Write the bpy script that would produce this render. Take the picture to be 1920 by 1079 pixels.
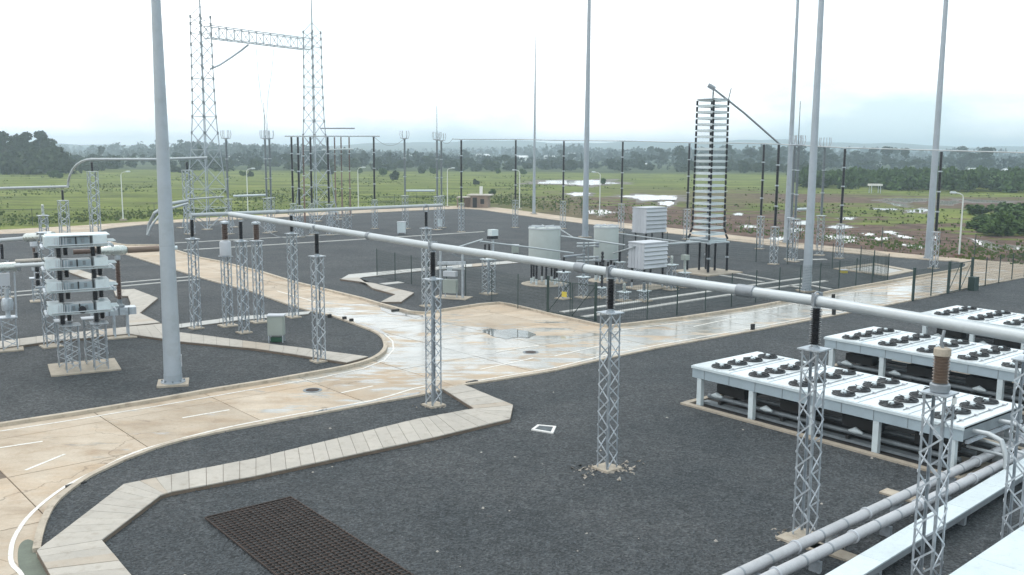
import bpy, math, random
import numpy as np
from mathutils import Vector, Matrix
random.seed(7); RNG = np.random.default_rng(7)
for o in list(bpy.data.objects): bpy.data.objects.remove(o)
scene = bpy.context.scene
COL = scene.collection
R = math.radians

# ------------------------------------------------------------------ camera
CAM_H, FPX = 10.5, 1780.0
PITCH, ROLL = math.atan(257 / FPX), R(0.39)
camd = bpy.data.cameras.new('camera'); cam = bpy.data.objects.new('camera', camd); COL.objects.link(cam)
CM = Matrix.Rotation(math.pi / 2 - PITCH, 3, 'X') @ Matrix.Rotation(ROLL, 3, 'Z')
cam.matrix_world = Matrix.Translation((0, 0, CAM_H)) @ CM.to_4x4()
camd.sensor_width = 36; camd.lens = 36 * FPX / 1920; camd.clip_start = 0.1; camd.clip_end = 30000
scene.camera = cam

def G(x, y, z=0.0):
    """point of the plane at height z that the photograph shows at pixel x, y"""
    d = CM @ Vector(((x - 960) / FPX, -(y - 539.5) / FPX, -1))
    s = (z - CAM_H) / d.z
    return Vector((d.x * s, d.y * s, z))
def PX(p):
    v = CM.transposed() @ (Vector(p) - Vector((0, 0, CAM_H)))
    return 960 + FPX * v.x / -v.z, 539.5 - FPX * v.y / -v.z
def HT(bx, by, ty, z0=0.0):
    """height above ground of pixel row ty on the vertical standing at bx, by"""
    p = G(bx, by, z0); lo, hi = 0, 80
    for _ in range(40):
        m = (lo + hi) / 2
        if PX((p.x, p.y, m))[1] > ty: lo = m
        else: hi = m
    return lo

# ------------------------------------------------------------------ world, sun, exposure
w = bpy.data.worlds.new('World'); scene.world = w; w.use_nodes = True
nt = w.node_tree; nt.nodes.clear(); N = nt.nodes; L = nt.links
out = N.new('ShaderNodeOutputWorld')
SUN_EL, SUN_AZ = R(58), R(-35)
sky = N.new('ShaderNodeTexSky'); sky.sky_type = 'NISHITA'; sky.sun_disc = False
sky.sun_elevation = SUN_EL; sky.sun_rotation = SUN_AZ; sky.air_density = 1.3; sky.dust_density = 2.0
bg1 = N.new('ShaderNodeBackground'); bg1.inputs[1].default_value = 0.12
L.new(sky.outputs[0], bg1.inputs[0])
tc = N.new('ShaderNodeTexCoord'); mp = N.new('ShaderNodeMapping')
mp.inputs['Scale'].default_value = (1.0, 1.0, 2.6); mp.inputs['Location'].default_value = (0.35, 0.1, 0.0)
L.new(tc.outputs['Generated'], mp.inputs[0])
nz = N.new('ShaderNodeTexNoise'); nz.inputs['Scale'].default_value = 3.4; nz.inputs['Detail'].default_value = 7; nz.inputs['Roughness'].default_value = 0.52
L.new(mp.outputs[0], nz.inputs[0])
cr = N.new('ShaderNodeValToRGB'); cr.color_ramp.elements[0].position = 0.36; cr.color_ramp.elements[1].position = 0.58
cr.color_ramp.elements[0].color = (0, 0, 0, 1); cr.color_ramp.elements[1].color = (1, 1, 1, 1)
sxw = N.new('ShaderNodeSeparateXYZ'); L.new(tc.outputs['Generated'], sxw.inputs[0])
thin_ = N.new('ShaderNodeMath'); thin_.operation = 'MULTIPLY_ADD'; thin_.inputs[1].default_value = -0.11; L.new(sxw.outputs[0], thin_.inputs[0]); L.new(nz.outputs[0], thin_.inputs[2])
L.new(thin_.outputs[0], cr.inputs[0])
ccol = N.new('ShaderNodeMixRGB'); ccol.inputs[1].default_value = (0.53, 0.66, 0.71, 1); ccol.inputs[2].default_value = (1.0, 1.0, 1.0, 1)
L.new(cr.outputs[0], ccol.inputs[0])
bg2 = N.new('ShaderNodeBackground'); bg2.inputs[1].default_value = 1.52
L.new(ccol.outputs[0], bg2.inputs[0])
mx = N.new('ShaderNodeMixShader')
mth = N.new('ShaderNodeMath'); mth.operation = 'MULTIPLY_ADD'; mth.inputs[1].default_value = 0.14; mth.inputs[2].default_value = 0.86
L.new(cr.outputs[0], mth.inputs[0]); L.new(mth.outputs[0], mx.inputs[0])
L.new(bg1.outputs[0], mx.inputs[1]); L.new(bg2.outputs[0], mx.inputs[2]); L.new(mx.outputs[0], out.inputs[0])
sd = bpy.data.lights.new('sun', 'SUN'); sun = bpy.data.objects.new('sun', sd); COL.objects.link(sun)
sd.energy = 0.6; sd.angle = R(14); sd.color = (1.0, 0.96, 0.9)
sdir = Vector((math.sin(SUN_AZ) * math.cos(SUN_EL), math.cos(SUN_AZ) * math.cos(SUN_EL), math.sin(SUN_EL)))
sun.rotation_euler = sdir.to_track_quat('Z', 'Y').to_euler()
scene.view_settings.view_transform = 'Standard'; scene.view_settings.look = 'None'
scene.view_settings.gamma = 1; scene.view_settings.use_curve_mapping = False
scene.view_settings.exposure = 0.20
scene.cycles.volume_bounces = 4

# ------------------------------------------------------------------ materials
def new_mat(name):
    m = bpy.data.materials.new(name); m.use_nodes = True
    t = m.node_tree; b = t.nodes['Principled BSDF']
    return m, t, b
def noise(t, vec, scale, detail=4, rough=0.55, dist=0.0):
    n = t.nodes.new('ShaderNodeTexNoise'); n.inputs['Scale'].default_value = scale; n.inputs['Detail'].default_value = detail
    n.inputs['Roughness'].default_value = rough; n.inputs['Distortion'].default_value = dist
    if vec is not None: t.links.new(vec, n.inputs['Vector'])
    return n.outputs['Fac']
def ramp(t, fac, stops):
    r = t.nodes.new('ShaderNodeValToRGB'); e = r.color_ramp.elements
    while len(e) < len(stops): e.new(0.5)
    for i, (p, c) in enumerate(stops):
        e[i].position = p; e[i].color = (c[0], c[1], c[2], 1) if not isinstance(c, (int, float)) else (c, c, c, 1)
    t.links.new(fac, r.inputs[0]); return r.outputs[0]
def mix(t, fac, a, b, mode='MIX'):
    m = t.nodes.new('ShaderNodeMixRGB'); m.blend_type = mode
    for i, v in ((0, fac), (1, a), (2, b)):
        if hasattr(v, 'links') or hasattr(v, 'is_linked'): t.links.new(v, m.inputs[i])
        elif isinstance(v, (int, float)): m.inputs[i].default_value = v if i == 0 else (v, v, v, 1)
        else: m.inputs[i].default_value = (v[0], v[1], v[2], 1)
    return m.outputs[0]
def math_(t, op, a, b=None, c=None):
    m = t.nodes.new('ShaderNodeMath'); m.operation = op
    for i, v in enumerate((a, b, c)):
        if v is None: continue
        if isinstance(v, (int, float)): m.inputs[i].default_value = v
        else: t.links.new(v, m.inputs[i])
    return m.outputs[0]
def pos(t):
    return t.nodes.new('ShaderNodeNewGeometry').outputs['Position']
def maps(t, vec, sc, rot=0.0):
    m = t.nodes.new('ShaderNodeMapping'); m.inputs['Scale'].default_value = sc; m.inputs['Rotation'].default_value = (0, 0, rot)
    t.links.new(vec, m.inputs[0]); return m.outputs[0]
def bump(t, b, h, strength=0.3, dist=0.02):
    n = t.nodes.new('ShaderNodeBump'); n.inputs['Strength'].default_value = strength; n.inputs['Distance'].default_value = dist
    t.links.new(h, n.inputs['Height']); t.links.new(n.outputs[0], b.inputs['Normal'])
def rnd(t): return t.nodes.new('ShaderNodeObjectInfo').outputs['Random']

def simple(name, col, rough=0.5, metal=0.0, var=0.12, scale=3.0, spec=0.5, grime=None):
    m, t, b = new_mat(name); p = pos(t)
    n = noise(t, p, scale, 5); n2 = noise(t, p, scale * 9, 3)
    f = math_(t, 'ADD', math_(t, 'MULTIPLY', n, 0.7), math_(t, 'MULTIPLY', n2, 0.3))
    lo = [c * (1 - var) for c in col]; hi = [min(1, c * (1 + var)) for c in col]
    c = ramp(t, f, [(0.32, lo), (0.68, hi)])
    if grime:
        g = ramp(t, noise(t, p, scale * 2.3, 6, 0.65), [(0.52, 0), (0.72, 1)])
        c = mix(t, math_(t, 'MULTIPLY', g, grime[1]), c, grime[0])
    c = mix(t, 1.0, c, ramp(t, rnd(t), [(0, 0.93), (1, 1.05)]), 'MULTIPLY')
    t.links.new(c, b.inputs['Base Color'])
    t.links.new(ramp(t, n, [(0.3, max(0, rough - 0.08)), (0.7, min(1, rough + 0.1))]), b.inputs['Roughness'])
    b.inputs['Metallic'].default_value = metal; b.inputs['Specular IOR Level'].default_value = spec
    return m
M = {}
M['galv'] = simple('galvanised_steel', (0.50, 0.55, 0.60), 0.42, 0.55, 0.2, 5, grime=((0.32, 0.33, 0.33), 0.5))
M['brace'] = simple('galvanised_lit_brace', (0.56, 0.61, 0.66), 0.38, 0.45, 0.2, 6, grime=((0.36, 0.37, 0.37), 0.35))  # lighter copy of the steel: braces facing the light, painted bright
M['legsteel'] = simple('galvanised_shaded_leg', (0.36, 0.40, 0.44), 0.45, 0.5, 0.2, 5, grime=((0.24, 0.25, 0.25), 0.5))  # darker copy of the steel: legs out of the light, shade in the colour
M['galvdark'] = simple('weathered_steel', (0.22, 0.25, 0.27), 0.55, 0.4, 0.2, 4)
M['mast'] = simple('mast_paint', (0.37, 0.42, 0.47), 0.45, 0.25, 0.08, 0.6, grime=((0.28, 0.31, 0.33), 0.45))
M['tube'] = simple('aluminium_tube', (0.47, 0.51, 0.53), 0.5, 0.35, 0.08, 1.6, grime=((0.40, 0.42, 0.43), 0.4))
M['sleeve'] = simple('cast_sleeve', (0.30, 0.33, 0.36), 0.5, 0.4, 0.15, 4)
M['white'] = simple('white_paint', (0.60, 0.68, 0.71), 0.4, 0.0, 0.06, 2.5, grime=((0.45, 0.50, 0.50), 0.5))
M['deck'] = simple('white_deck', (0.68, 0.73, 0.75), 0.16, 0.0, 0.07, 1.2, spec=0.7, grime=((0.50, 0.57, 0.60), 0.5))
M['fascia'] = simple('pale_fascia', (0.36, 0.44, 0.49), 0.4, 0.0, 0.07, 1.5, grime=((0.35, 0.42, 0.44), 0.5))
M['louvre'] = simple('louvre_paint', (0.50, 0.53, 0.57), 0.5, 0.0, 0.05, 2)
M['reactor'] = simple('reactor_shell', (0.42, 0.47, 0.46), 0.55, 0.0, 0.05, 1.2, grime=((0.36, 0.40, 0.38), 0.5))
M['black'] = simple('black_insulator', (0.008, 0.009, 0.014), 0.32, 0, 0.2, 8)
M['fan'] = simple('black_fan', (0.015, 0.017, 0.02), 0.45, 0, 0.2, 5)
M['brown'] = simple('brown_porcelain', (0.10, 0.062, 0.048), 0.3, 0, 0.15, 6)
M['tan'] = simple('tan_porcelain', (0.19, 0.135, 0.10), 0.4, 0, 0.15, 6)
M['redbrown'] = simple('thin_brown_rod', (0.22, 0.14, 0.12), 0.5, 0, 0.15, 6)
M['pad'] = simple('pad_concrete', (0.42, 0.37, 0.30), 0.85, 0, 0.16, 3, grime=((0.27, 0.20, 0.14), 0.6))
M['paver'] = simple('paver_concrete', (0.44, 0.41, 0.365), 0.85, 0, 0.10, 1.7, grime=((0.30, 0.26, 0.21), 0.6))
M['paver2'] = simple('ochre_paver', (0.41, 0.36, 0.30), 0.85, 0, 0.12, 1.7, grime=((0.33, 0.26, 0.19), 0.5))
M['trench'] = simple('trench_cover', (0.47, 0.47, 0.45), 0.8, 0, 0.08, 1.5, grime=((0.33, 0.33, 0.31), 0.5))
M['joint'] = simple('joint_dirt', (0.16, 0.125, 0.095), 0.95, 0, 0.3, 2)
M['kerb'] = simple('kerb_concrete', (0.47, 0.41, 0.33), 0.85, 0, 0.15, 1.4, grime=((0.20, 0.16, 0.12), 0.75))
M['greenish'] = simple('greenish_concrete', (0.13, 0.15, 0.12), 0.8, 0, 0.3, 2)  # darker greenish tone of the concrete
M['line'] = simple('road_paint', (0.72, 0.71, 0.67), 0.7, 0, 0.1, 3, grime=((0.45, 0.39, 0.31), 0.95))
M['fence'] = simple('green_fence', (0.025, 0.05, 0.045), 0.5, 0.1, 0.15, 2)
M['cabinet'] = simple('grey_green_cabinet', (0.33, 0.37, 0.34), 0.5, 0, 0.06, 1.5)
M['lamp'] = simple('white_lamp_post', (0.66, 0.70, 0.68), 0.45, 0, 0.05, 2)
M['rust'] = simple('rusty_bar', (0.055, 0.040, 0.034), 0.85, 0.1, 0.45, 2.5)
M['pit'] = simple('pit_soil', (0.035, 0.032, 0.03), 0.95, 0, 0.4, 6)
M['pipe'] = simple('lagged_pipe', (0.47, 0.48, 0.50), 0.5, 0.2, 0.12, 1.5, grime=((0.34, 0.34, 0.34), 0.4))
M['brick'] = simple('hut_wall', (0.27, 0.21, 0.17), 0.9, 0, 0.25, 1.2)
M['concrete_roof'] = simple('hut_roof', (0.45, 0.42, 0.38), 0.85, 0, 0.12, 1)
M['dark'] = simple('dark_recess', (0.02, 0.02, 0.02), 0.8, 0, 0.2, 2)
M['green'] = simple('green_box', (0.02, 0.09, 0.05), 0.6, 0, 0.2, 4)
M['yellow'] = simple('yellow_sign', (0.55, 0.45, 0.06), 0.5, 0, 0.1, 3)
M['bark'] = simple('bark', (0.09, 0.07, 0.055), 0.95, 0, 0.3, 3)
M['mud'] = simple('wet_mud', (0.085, 0.065, 0.048), 0.6, 0, 0.4, 0.6)
M['soilred'] = simple('red_soil', (0.17, 0.095, 0.06), 0.95, 0, 0.35, 2.5)
M['debris'] = simple('concrete_rubble', (0.40, 0.36, 0.31), 0.9, 0, 0.2, 5)
M['whitewall'] = simple('white_wall', (0.72, 0.72, 0.70), 0.8, 0, 0.06, 0.2)  # even white surface colour for walls, plates and rims
M['tin'] = simple('tin_roof', (0.62, 0.65, 0.67), 0.4, 0.3, 0.12, 0.3)
M['bulb'] = simple('corona_bulb', (0.52, 0.56, 0.54), 0.28, 0.6, 0.08, 3)

# gravel
def gravel_mat():
    m, t, b = new_mat('dark_gravel'); p = pos(t)
    v = t.nodes.new('ShaderNodeTexVoronoi'); v.inputs['Scale'].default_value = 15; t.links.new(p, v.inputs['Vector'])
    v2 = t.nodes.new('ShaderNodeTexVoronoi'); v2.inputs['Scale'].default_value = 5.5; t.links.new(p, v2.inputs['Vector'])
    stone = ramp(t, v.outputs['Color'], [(0.1, (0.026, 0.030, 0.033)), (0.55, (0.054, 0.061, 0.066)), (0.95, (0.10, 0.109, 0.116))])
    st2 = ramp(t, v2.outputs['Color'], [(0.2, 0.85), (0.9, 1.14)])
    big = ramp(t, noise(t, p, 0.22, 6, 0.6), [(0.35, (0.74, 0.78, 0.80)), (0.65, (1.22, 1.18, 1.15))])
    mid = ramp(t, noise(t, maps(t, p, (1, 1, 1), R(40)), 1.7, 5, 0.65), [(0.3, 0.84), (0.7, 1.14)])
    c = mix(t, 1, mix(t, 1, mix(t, 1, stone, st2, 'MULTIPLY'), big, 'MULTIPLY'), mid, 'MULTIPLY')
    soil = ramp(t, noise(t, p, 0.6, 7, 0.72), [(0.66, 0), (0.8, 1)])
    c = mix(t, math_(t, 'MULTIPLY', soil, 0.45), c, (0.13, 0.10, 0.085))
    t.links.new(c, b.inputs['Base Color']); b.inputs['Roughness'].default_value = 0.75
    b.inputs['Specular IOR Level'].default_value = 0.25
    h = math_(t, 'ADD', v.outputs['Distance'], math_(t, 'MULTIPLY', v2.outputs['Distance'], 0.8))
    bump(t, b, h, 0.8, 0.05)
    return m
M['gravel'] = gravel_mat()

# road concrete: beige, streaked, with a wet film that follows world position
def road_mat():
    m, t, b = new_mat('road_concrete'); p = pos(t)
    streak = noise(t, maps(t, p, (0.4, 1.3, 1), R(-41)), 0.8, 9, 0.66)
    streak2 = noise(t, p, 0.35, 8, 0.7)
    c = ramp(t, streak, [(0.26, (0.24, 0.17, 0.11)), (0.46, (0.46, 0.375, 0.28)), (0.72, (0.60, 0.52, 0.42))])
    c = mix(t, 0.5, c, ramp(t, streak2, [(0.3, (0.30, 0.225, 0.155)), (0.7, (0.60, 0.53, 0.44))]))
    st = ramp(t, noise(t, p, 0.45, 8, 0.68), [(0.56, 0), (0.74, 1)])
    c = mix(t, math_(t, 'MULTIPLY', st, 0.65), c, (0.29, 0.185, 0.105))
    st3 = ramp(t, noise(t, maps(t, p, (0.5, 1.0, 1), R(-41)), 0.28, 9, 0.72), [(0.50, 0), (0.62, 1)])
    c = mix(t, math_(t, 'MULTIPLY', st3, 0.45), c, (0.50, 0.36, 0.23))
    fine = ramp(t, noise(t, p, 9, 5, 0.7), [(0.3, 0.9), (0.7, 1.08)])
    c = mix(t, 1, c, fine, 'MULTIPLY')
    c = mix(t, 1, c, ramp(t, rnd(t), [(0, 0.90), (1, 1.07)]), 'MULTIPLY')
    wv = t.nodes.new('ShaderNodeTexVoronoi'); wv.feature = 'DISTANCE_TO_EDGE'; wv.inputs['Scale'].default_value = 0.16
    wob = t.nodes.new('ShaderNodeTexNoise'); wob.inputs['Scale'].default_value = 0.9; wob.inputs['Detail'].default_value = 6; t.links.new(p, wob.inputs['Vector'])
    add_ = t.nodes.new('ShaderNodeVectorMath'); add_.operation = 'MULTIPLY_ADD'; add_.inputs[1].default_value = (2.2, 2.2, 0); t.links.new(wob.outputs['Color'], add_.inputs[0]); t.links.new(p, add_.inputs[2])
    t.links.new(add_.outputs[0], wv.inputs['Vector'])
    crack = math_(t, 'MULTIPLY', ramp(t, wv.outputs['Distance'], [(0.0, 1), (0.006, 0)]), ramp(t, noise(t, p, 0.12, 3), [(0.48, 0), (0.56, 1)]))
    c = mix(t, math_(t, 'MULTIPLY', crack, 0.65), c, (0.10, 0.075, 0.055))
    oil = ramp(t, noise(t, p, 1.1, 3, 0.5), [(0.70, 0), (0.76, 1)])
    c = mix(t, math_(t, 'MULTIPLY', oil, 0.5), c, (0.14, 0.12, 0.10))
    # wet film: around the junction and along the road that leads right
    sx = t.nodes.new('ShaderNodeSeparateXYZ'); t.links.new(p, sx.inputs[0])
    def blob(cx, cy, rx, ry, rot):
        dx = math_(t, 'SUBTRACT', sx.outputs[0], cx); dy = math_(t, 'SUBTRACT', sx.outputs[1], cy)
        ca, sa = math.cos(rot), math.sin(rot)
        u = math_(t, 'DIVIDE', math_(t, 'ADD', math_(t, 'MULTIPLY', dx, ca), math_(t, 'MULTIPLY', dy, sa)), rx)
        v = math_(t, 'DIVIDE', math_(t, 'SUBTRACT', math_(t, 'MULTIPLY', dy, ca), math_(t, 'MULTIPLY', dx, sa)), ry)
        d = math_(t, 'SQRT', math_(t, 'ADD', math_(t, 'MULTIPLY', u, u), math_(t, 'MULTIPLY', v, v)))
        return math_(t, 'SUBTRACT', 1.0, d)
    j = G(850, 660); j2 = G(760, 610); r2 = G(1440, 590); r3 = G(1130, 640)
    bb = math_(t, 'MAXIMUM', blob(j.x, j.y, 9.5, 5.0, R(35)), blob(r2.x, r2.y, 28, 4.4, R(41)))
    bb = math_(t, 'MAXIMUM', bb, blob(j2.x, j2.y, 11, 3.2, R(-42)))
    wn = noise(t, maps(t, p, (0.35, 1.1, 1), R(-41)), 1.0, 7, 0.65)
    wet = math_(t, 'ADD', math_(t, 'MULTIPLY', bb, 0.6), math_(t, 'MULTIPLY', math_(t, 'SUBTRACT', wn, 0.50), 3.2))
    wet = ramp(t, wet, [(0.0, 0), (0.26, 1)])
    c = mix(t, math_(t, 'MULTIPLY', wet, 0.7), c, mix(t, 1, c, (0.66, 0.74, 0.82), 'MULTIPLY'))  # wet darkening, plus a cool tint painted in for reflected sky
    t.links.new(c, b.inputs['Base Color'])
    t.links.new(ramp(t, wet, [(0, 0.85), (1, 0.30)]), b.inputs['Roughness'])
    b.inputs['Specular IOR Level'].default_value = 0.5
    t.links.new(math_(t, 'MULTIPLY', wet, 1.0), b.inputs['Coat Weight']); b.inputs['Coat IOR'].default_value = 1.65; b.inputs['Coat Tint'].default_value = (0.93, 0.97, 1.0, 1); t.links.new(ramp(t, noise(t, maps(t, p, (0.5, 2.0, 1), R(-41)), 0.8, 6, 0.65), [(0.4, 0.06), (0.66, 0.42)]), b.inputs['Coat Roughness'])
    bump(t, b, noise(t, p, 14, 5, 0.7), 0.12, 0.01)
    return m
M['road'] = road_mat()

def terrain_mat():
    m, t, b = new_mat('field_ground'); p = pos(t)
    sx = t.nodes.new('ShaderNodeSeparateXYZ'); t.links.new(p, sx.inputs[0])
    X, Y = sx.outputs[0], sx.outputs[1]
    pn = maps(t, p, (0.35, 1.0, 1))
    g = ramp(t, noise(t, pn, 0.09, 10, 0.72), [(0.36, (0.060, 0.080, 0.020)), (0.46, (0.12, 0.15, 0.030)), (0.54, (0.165, 0.205, 0.042)), (0.64, (0.23, 0.24, 0.075))])
    tuft = ramp(t, noise(t, p, 1.6, 6, 0.75), [(0.3, 0.62), (0.7, 1.3)])
    g = mix(t, 1, g, tuft, 'MULTIPLY')
    weeds = ramp(t, noise(t, pn, 0.28, 8, 0.7), [(0.50, 0), (0.64, 1)])
    g = mix(t, math_(t, 'MULTIPLY', weeds, 0.7), g, (0.040, 0.050, 0.020))
    brn = ramp(t, noise(t, maps(t, p, (0.2, 1, 1)), 0.05, 8, 0.7), [(0.56, 0), (0.7, 1)])
    g = mix(t, math_(t, 'MULTIPLY', brn, 0.5), g, (0.12, 0.105, 0.06))
    mud = ramp(t, noise(t, p, 0.35, 9, 0.74), [(0.36, (0.055, 0.038, 0.030)), (0.52, (0.13, 0.085, 0.065)), (0.68, (0.23, 0.165, 0.13))])
    # mud near the fence on the right and in far ploughed bands
    e1, e2 = G(940, 390), G(1920, 495); ed = (e2 - e1).normalized(); en = Vector((-ed.y, ed.x, 0)); 
    if en.y < 0: en = -en
    dd = math_(t, 'SUBTRACT', math_(t, 'ADD', math_(t, 'MULTIPLY', X, en.x), math_(t, 'MULTIPLY', Y, en.y)), en.dot(e1))
    d1 = math_(t, 'SUBTRACT', 1.0, math_(t, 'DIVIDE', dd, 42))
    n1 = math_(t, 'MULTIPLY', math_(t, 'SUBTRACT', noise(t, maps(t, p, (0.6, 1, 1)), 0.13, 8, 0.66), 0.5), 5.0)
    xs_ = ramp(t, math_(t, 'DIVIDE', math_(t, 'ADD', X, 12), 30), [(0, 0), (1, 1)])
    near = math_(t, 'MULTIPLY', ramp(t, math_(t, 'ADD', d1, n1), [(-0.0, 0), (0.25, 1)]), xs_)
    band = math_(t, 'SUBTRACT', 1.0, math_(t, 'DIVIDE', math_(t, 'ABSOLUTE', math_(t, 'SUBTRACT', math_(t, 'ADD', Y, math_(t, 'MULTIPLY', X, 0.55)), 262)), 40))
    band = math_(t, 'ADD', band, math_(t, 'MULTIPLY', math_(t, 'SUBTRACT', noise(t, maps(t, p, (0.25, 1, 1)), 0.07, 6), 0.44), 3.6))
    side = ramp(t, math_(t, 'DIVIDE', math_(t, 'SUBTRACT', X, 18), 50), [(0, 0), (1, 1)])
    bandm = math_(t, 'MULTIPLY', ramp(t, band, [(0.2, 0), (0.6, 1)]), side)
    fac = math_(t, 'MAXIMUM', near, bandm)
    edge = G(0, 420)
    c = mix(t, fac, g, mud)
    # beyond the fields: scrub and dark farmland
    far = ramp(t, math_(t, 'DIVIDE', math_(t, 'ADD', math_(t, 'SUBTRACT', Y, 460), math_(t, 'MULTIPLY', noise(t, p, 0.012, 4), 60)), 80), [(0.2, 0), (0.8, 1)])
    farc = ramp(t, noise(t, maps(t, p, (0.3, 1, 1)), 0.012, 7, 0.6), [(0.35, (0.03, 0.045, 0.025)), (0.55, (0.055, 0.075, 0.035)), (0.72, (0.11, 0.14, 0.055))])
    c = mix(t, far, c, farc)
    t.links.new(c, b.inputs['Base Color']); b.inputs['Roughness'].default_value = 0.95; b.inputs['Specular IOR Level'].default_value = 0.15
    bump(t, b, noise(t, p, 1.1, 6, 0.7), 0.7, 0.3)
    return m
M['terrain'] = terrain_mat()

def foliage(name, lo, mid, hi, sc):
    m, t, b = new_mat(name); p = pos(t)
    c = ramp(t, noise(t, p, sc, 5, 0.7), [(0.28, lo), (0.5, mid), (0.74, hi)])
    c = mix(t, 1, c, ramp(t, rnd(t), [(0, (0.8, 0.85, 0.85)), (1, (1.2, 1.12, 1.05))]), 'MULTIPLY')
    t.links.new(c, b.inputs['Base Color']); b.inputs['Roughness'].default_value = 0.8; b.inputs['Specular IOR Level'].default_value = 0.2
    return m
M['leaf_dark'] = foliage('eucalyptus_leaves', (0.018, 0.028, 0.016), (0.035, 0.052, 0.026), (0.07, 0.09, 0.045), 0.5)
M['leaf_mid'] = foliage('tree_leaves', (0.020, 0.033, 0.022), (0.040, 0.060, 0.034), (0.078, 0.10, 0.052), 0.3)
M['leaf_far'] = foliage('far_leaves', (0.014, 0.024, 0.026), (0.030, 0.044, 0.038), (0.06, 0.078, 0.055), 0.05)  # leaf green cooled to blue-green, distance haze put into the colour
M['leaf_hedge'] = foliage('hedge_leaves', (0.03, 0.055, 0.018), (0.06, 0.11, 0.032), (0.10, 0.165, 0.055), 0.4)
M['grass'] = foliage('grass_blades', (0.05, 0.09, 0.02), (0.09, 0.15, 0.035), (0.16, 0.21, 0.06), 0.4)

M['weed'] = foliage('weeds', (0.05, 0.075, 0.018), (0.085, 0.12, 0.026), (0.15, 0.155, 0.05), 0.05)
def water_mat(name, col=(0.13, 0.135, 0.13)):  # base colour is lightened to stand in for the bright sky reflection
    m, t, b = new_mat(name); p = pos(t)
    t.links.new(ramp(t, noise(t, p, 0.7, 4), [(0.3, col), (0.7, [c * 1.6 for c in col])]), b.inputs['Base Color'])
    b.inputs['Roughness'].default_value = 0.05; b.inputs['IOR'].default_value = 1.9; b.inputs['Specular IOR Level'].default_value = 1.0
    bump(t, b, noise(t, p, 3, 3), 0.03, 0.01)
    return m
M['water'] = water_mat('rain_water')
M['skywater'] = water_mat('sky_pale_water', (0.34, 0.33, 0.31))  # paler still: white sky reflection of the ponds put into the colour
mf = new_mat('pale_blue_hill'); M['hill'] = mf[0]
mf[1].links.new(ramp(mf[1], noise(mf[1], pos(mf[1]), 0.004, 7), [(0.35, (0.035, 0.05, 0.03)), (0.65, (0.09, 0.10, 0.06))]), mf[2].inputs['Base Color']); mf[2].inputs['Roughness'].default_value = 1

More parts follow.
